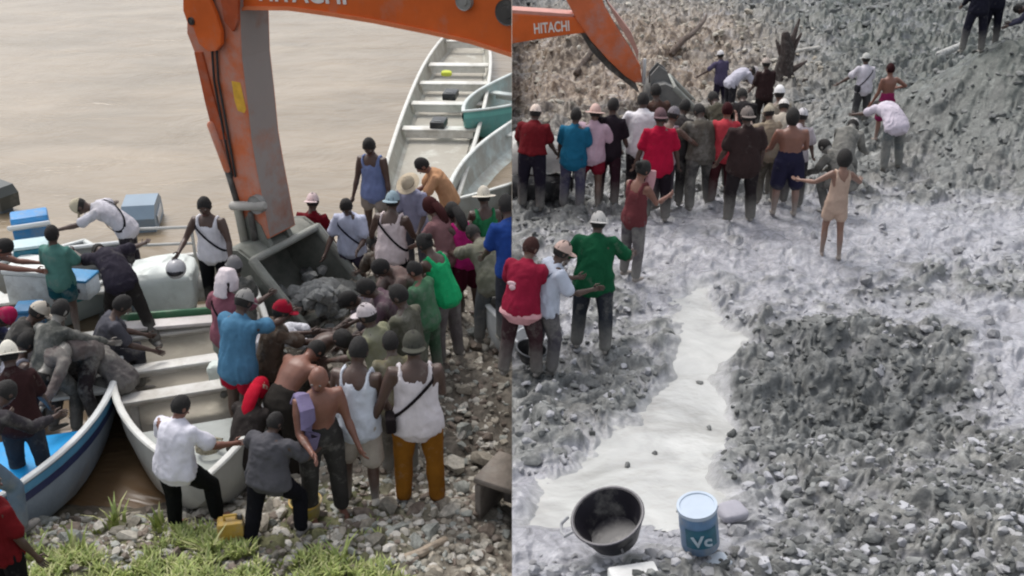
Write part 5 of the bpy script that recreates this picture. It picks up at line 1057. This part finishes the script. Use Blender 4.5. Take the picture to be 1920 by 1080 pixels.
P_(1646, 196, 20, 'big man in a pale pink white tee and camouflage trousers stooping away', 'd', 'tee', (222, 212, 224), 'long', (100, 106, 108), lean=62, head=(20, 0), la=(55, 18, 15), ra=(50, 10, 15), ll=(-4, 8, 6), rl=(6, 8, 14), mud=.03, w=1.3, bmud=.5, h=1.76, hem=-.1, fy=325)
P_(1584, 296, 0, 'slim person in a short beige one-piece with both arms held out', 'l', 'tank', (205, 178, 160), 'shorts', (205, 178, 160), hair='afro', lean=2, la=(0, 62, 50, -14), ra=(28, 48, 40, -10), side=4, head=(6, 14), ll=(8, 3, 14), rl=(-6, 4, 4), mud=.12, w=.84, h=1.56, bmud=.12, hem=-.16, mudz=.35, fy=484)
P_(1600, 232, -30, 'crouching person in grey olive with a pale cap behind the slim person in beige', 'g', 'long', (112, 112, 108), 'long', (98, 98, 96), hat='cap', hatc=(195, 192, 190), lean=50, ll=(60, 10, 95), rl=(60, 10, 95), mud=.5, **REACH)
P_(1548, 272, 30, 'crouching person in dark grey by the left hand of the slim person in beige', 'g', 'long', (78, 78, 76), 'long', (70, 70, 70), lean=45, ll=(70, 10, 100), rl=(70, 10, 100), mud=.5, h=1.65, **REACH)
wm, wk = P_(1206, 316, -45, 'woman holding a pale cloth to her face in a maroon and brown top', 'r', 'tank', (120, 62, 66), 'long', (98, 92, 98), hair='bun', lean=8, head=(15, -10), la=(45, 5, 110, 20), ra=(30, 12, 70, 10), mud=.12, w=.95, bmud=.45, fy=522)
o_, _k = P_(995, 462, -25, 'man in a red tee with a white hem and print, seen from behind', 'm', 'tee', (158, 32, 62), 'long', (70, 48, 52), hairc=(70, 45, 42), lean=18, head=(8, -15), la=(20, 14, 30), ra=(30, 10, 60, 20), ll=(-4, 6, 8), rl=(8, 8, 14), mud=.04, w=1.16, bmud=.2, h=1.78, fy=708)
S_ = _k['S']; s__ = _k['s']; C_ = MB(); C_.tube([S_(-.085), S_(-.05)], [(.224 * 1.16 * s__, .176 * s__), (.222 * 1.16 * s__, .174 * s__)], 18, (0, 1, .01)); hb_ = C_.build('hem_band', cloth((235, 175, 180), .05), o_)
C_ = MB().ball(S_(.27, -.09, -.132), (.055, .014, .03)).ball(S_(.23, -.075, -.134), (.04, .014, .035)).build('shirt_print', cloth((235, 200, 205), .1), o_)
P_(1054, 468, -70, 'man in a white tee and a beige cap with its brim to the right', 'd', 'tee', (205, 212, 228), 'long', (88, 84, 92), hat='cap', hatc=(220, 190, 178), lean=14, head=(6, 0), la=(25, 8, 60), ra=(25, 10, 70), ll=(-2, 5, 6), rl=(12, 5, 20), mud=.05, w=1.12, bmud=.4, strap=(1, (90, 90, 110)), fy=694)
P_(1122, 414, -12, 'man in a wet dark green tee and black trousers with a white cap', 'd', 'tee', (24, 92, 60), 'long', (48, 52, 60), hat='cap', hatc=(205, 202, 198), brim=180, lean=16, head=(-4, 8), la=(10, 28, 40, 10), ra=(15, 38, 60, 20), ll=(-4, 5, 6), rl=(-14, 8, 4), mud=.16, w=1.24, bmud=.25, h=1.84, hem=-.12, fy=664)
P_(1845, -50, 0, 'dark clad person whose legs show at the top right edge', 'd', 'long', (36, 36, 50), 'long', (34, 34, 48), lean=4, ll=(0, 10, 4), rl=(0, 10, 4), mud=.05, gz=1.95, fy=98, bmud=.1, **WAIT)
P_(1876, -54, 0, 'second dark clad person at the top right edge, right of the first', 'd', 'long', (30, 30, 44), 'long', (28, 28, 42), lean=4, mud=.05, gz=1.95, fy=86, bmud=.1, **WAIT)
P_(1912, 15, 60, 'stooping person in grey blue at the far right top corner', 'd', 'long', (70, 70, 88), 'long', (38, 38, 52), lean=65, mud=.1, gz=1.8, fy=98, bmud=.2, **REACH)
if __import__("os").environ.get("DBGF"): print(FEET)
# shirt over the shaven man's shoulder, helmet in a hand, cloth at a face
def drape(px, py, Y, size, label, col, name, cat, seed):
    p = at_y(px, py, Y); M = MB(); M.ball((0, 0, 0), (size[0] / 2, size[1] / 2, size[2] / 2), None, 16, 12); M.v = [Vector(v) * (1 + .16 * float(fbm(np.array(v) * 9 + seed, 3, seed))) for v in M.v]
    o = M.build(name, cloth(col, .05)); o.location = p; return tagit(o, label, cat)

P_(1284, 198, -30, 'person in a dark grey top half hidden between the grey cap and the muddy shirt', 'd', 'tee', (70, 66, 66), 'long', (52, 48, 50), lean=20, mud=.3, fy=380, **REACH)
P_(1338, 182, 10, 'person in a dark olive top bending behind the coral red top', 'd', 'tee', (78, 74, 62), 'long', (50, 46, 46), lean=40, mud=.3, fy=352, **REACH)
P_(1470, 196, -10, 'person in a cream top and white cap just under the white helmet', 'm', 'tee', (200, 190, 175), 'long', (80, 74, 70), hat='cap', hatc=(235, 230, 225), lean=25, mud=.15, fy=365, **REACH)
P_(1230, 168, 15, 'person in a brown top whose head shows above the white tee', 'd', 'tee', (84, 62, 54), 'long', (50, 44, 44), lean=12, mud=.2, fy=345, **WAIT)
P_(1392, 176, 0, 'stooping person in a black top behind the long dark brown coat', 'd', 'tee', (40, 36, 38), 'long', (40, 36, 38), lean=35, mud=.2, fy=345, **REACH)
P_(228, 570, -60, 'dark skinned person sitting in the left boat beside the striding man in dark clothes', 'd', 'tee', (92, 92, 100), 'long', (60, 60, 66), lean=25, ll=(85, 10, 95), rl=(85, 10, 95), gz=.15, mud=.2, **REACH)
P_(50, 640, -40, 'person in a grey vest sitting low between the fuel tanks', 'd', 'tank', (150, 150, 160), 'long', (60, 60, 70), lean=25, ll=(85, 10, 95), rl=(85, 10, 95), gz=.15, mud=.2, **REACH)

hw_ = vm.matrix_basis @ (vk['arms'][1][2] + vk['arms'][1][3] * .16)
hm = empty('motorcycle_helmet', hw_ + Vector((0, 0, -.14)), 'silver and black helmet hanging from the hand of the man in white', 'helmet')
MB().ball((0, 0, .02), (.125, .15, .13), None, 20, 14, 0, lambda v: Vector((v.x, v.y, max(v.z, -.10)))).build('shell', mat('plastic', (.42, .42, .44), .25, .1, 4, 0), hm)
MB().ball((0, -.035, .01), (.116, .125, .07), None, 18, 10).build('visor', mat('plastic', (.02, .02, .025), .12, .1, 4, 0), hm)
def drape(obj, pts, rad, hint, label, name, cat, col):
    W = obj.matrix_basis; c = W @ pts[0]; M = MB().tube([(W @ p) - c for p in pts], rad, 12, hint)
    M.v = [tuple(Vector(v) * 1.0 + Vector((1, 1, .3)) * .018 * float(fbm(np.array(v) * 14 + 3, 3, 5))) for v in M.v]
    o = M.build(name, cloth(col, .05), recalc=False); o.location = c; return tagit(o, label, cat)
S1 = sk1['S']; drape(sm_, [S1(.36, .14, -.15), S1(.47, .15, -.10), S1(.52, .15, 0), S1(.46, .155, .13), S1(.33, .16, .17), S1(.18, .15, .17), S1(.03, .15, .17)], [(.06, .02), (.06, .025), (.065, .03), (.07, .03), (.08, .03), (.07, .035), (.05, .03)], (0, 0, 1), 'mauve grey shirt slung over the shoulder of the shaven-headed man', 'folded_shirt', 'shirt', (135, 125, 160))
HM_ = wk['HM']; drape(wm, [HM_ @ Vector((.02, .13, .03)), HM_ @ Vector((.03, .15, -.06)), HM_ @ Vector((.06, .14, -.20)), HM_ @ Vector((.08, .12, -.34))], [(.05, .03), (.06, .03), (.06, .025), (.04, .02)], (0, 1, 0), 'pale pink cloth held to the face of the woman in maroon', 'cloth', 'cloth', (215, 165, 170))

# ------------------------------------------------------------------ voxel-fuse bodies and clothes into continuous surfaces
for ob, vox, E, wr, x in JOBS:
    md = ob.modifiers.new('fuse', 'REMESH'); md.mode = 'VOXEL'; md.voxel_size = vox; md.use_smooth_shade = True
    s_ = ob.modifiers.new('soft', 'SMOOTH'); s_.factor = .5; s_.iterations = 2
bpy.context.view_layer.update(); dg = bpy.context.evaluated_depsgraph_get()
new = [bpy.data.meshes.new_from_object(j[0].evaluated_get(dg)) for j in JOBS]
for k, ((ob, vox, E, wr, x), me) in enumerate(zip(JOBS, new)):
    ob.modifiers.clear(); old = ob.data; nm = old.name; mats_ = list(old.materials); ob.data = me; bpy.data.meshes.remove(old); me.name = ob.name.split('.')[0]
    if not len(me.materials):
        for m_ in mats_: me.materials.append(m_)
    nv = len(me.vertices)
    if wr:
        co = np.empty(nv * 3); no = np.empty(nv * 3); me.vertices.foreach_get('co', co); me.vertices.foreach_get('normal', no)
        co = co.reshape(-1, 3); no = no.reshape(-1, 3); q_ = co * np.array([10, 10, 4.]) + k * 13.7
        w_ = fbm(q_ + 1.2 * vnoise(q_ * .5, 8)[:, None], 3, k % 50); w_ = (.5 - np.abs(w_)) * 1.3
        me.vertices.foreach_set('co', (co + no * ((w_ + .5 * np.sin(q_[:, 0] * 2.1 + q_[:, 1] * 1.7 + 2 * vnoise(q_ * .6, 9)) * .45) * wr)[:, None]).ravel())
    if E is not None:
        bm = bmesh.new(); bm.from_mesh(me); vs = [bm.verts.new(v) for v in E.v]
        for f, mi in zip(E.f, E.m):
            try: ff = bm.faces.new([vs[i] for i in f]); ff.material_index = mi; ff.smooth = True
            except ValueError: pass
        bm.to_mesh(me); bm.free()
    me.polygons.foreach_set('use_smooth', [True] * len(me.polygons)); me.update()
bpy.context.view_layer.update()
for root, side in CLIPS:   # things the place's edge at x = 0 cuts through
    for o in [root] + list(root.children_recursive):
        if o.type != 'MESH': continue
        W = o.matrix_world; inv = W.inverted(); co = inv @ Vector((.004 * side, 0, 0)); no = (W.to_3x3().transposed() @ Vector((side, 0, 0))).normalized()
        bm = bmesh.new(); bm.from_mesh(o.data)
        r_ = bmesh.ops.bisect_plane(bm, geom=bm.verts[:] + bm.edges[:] + bm.faces[:], plane_co=co, plane_no=no, clear_outer=False, clear_inner=True)
        ed = [e for e in r_['geom_cut'] if isinstance(e, bmesh.types.BMEdge)]
        if ed:
            try: bmesh.ops.holes_fill(bm, edges=ed, sides=0)
            except Exception: pass
        if len(bm.verts) == 0: bm.free(); bpy.data.objects.remove(o); continue
        bm.to_mesh(o.data); bm.free()
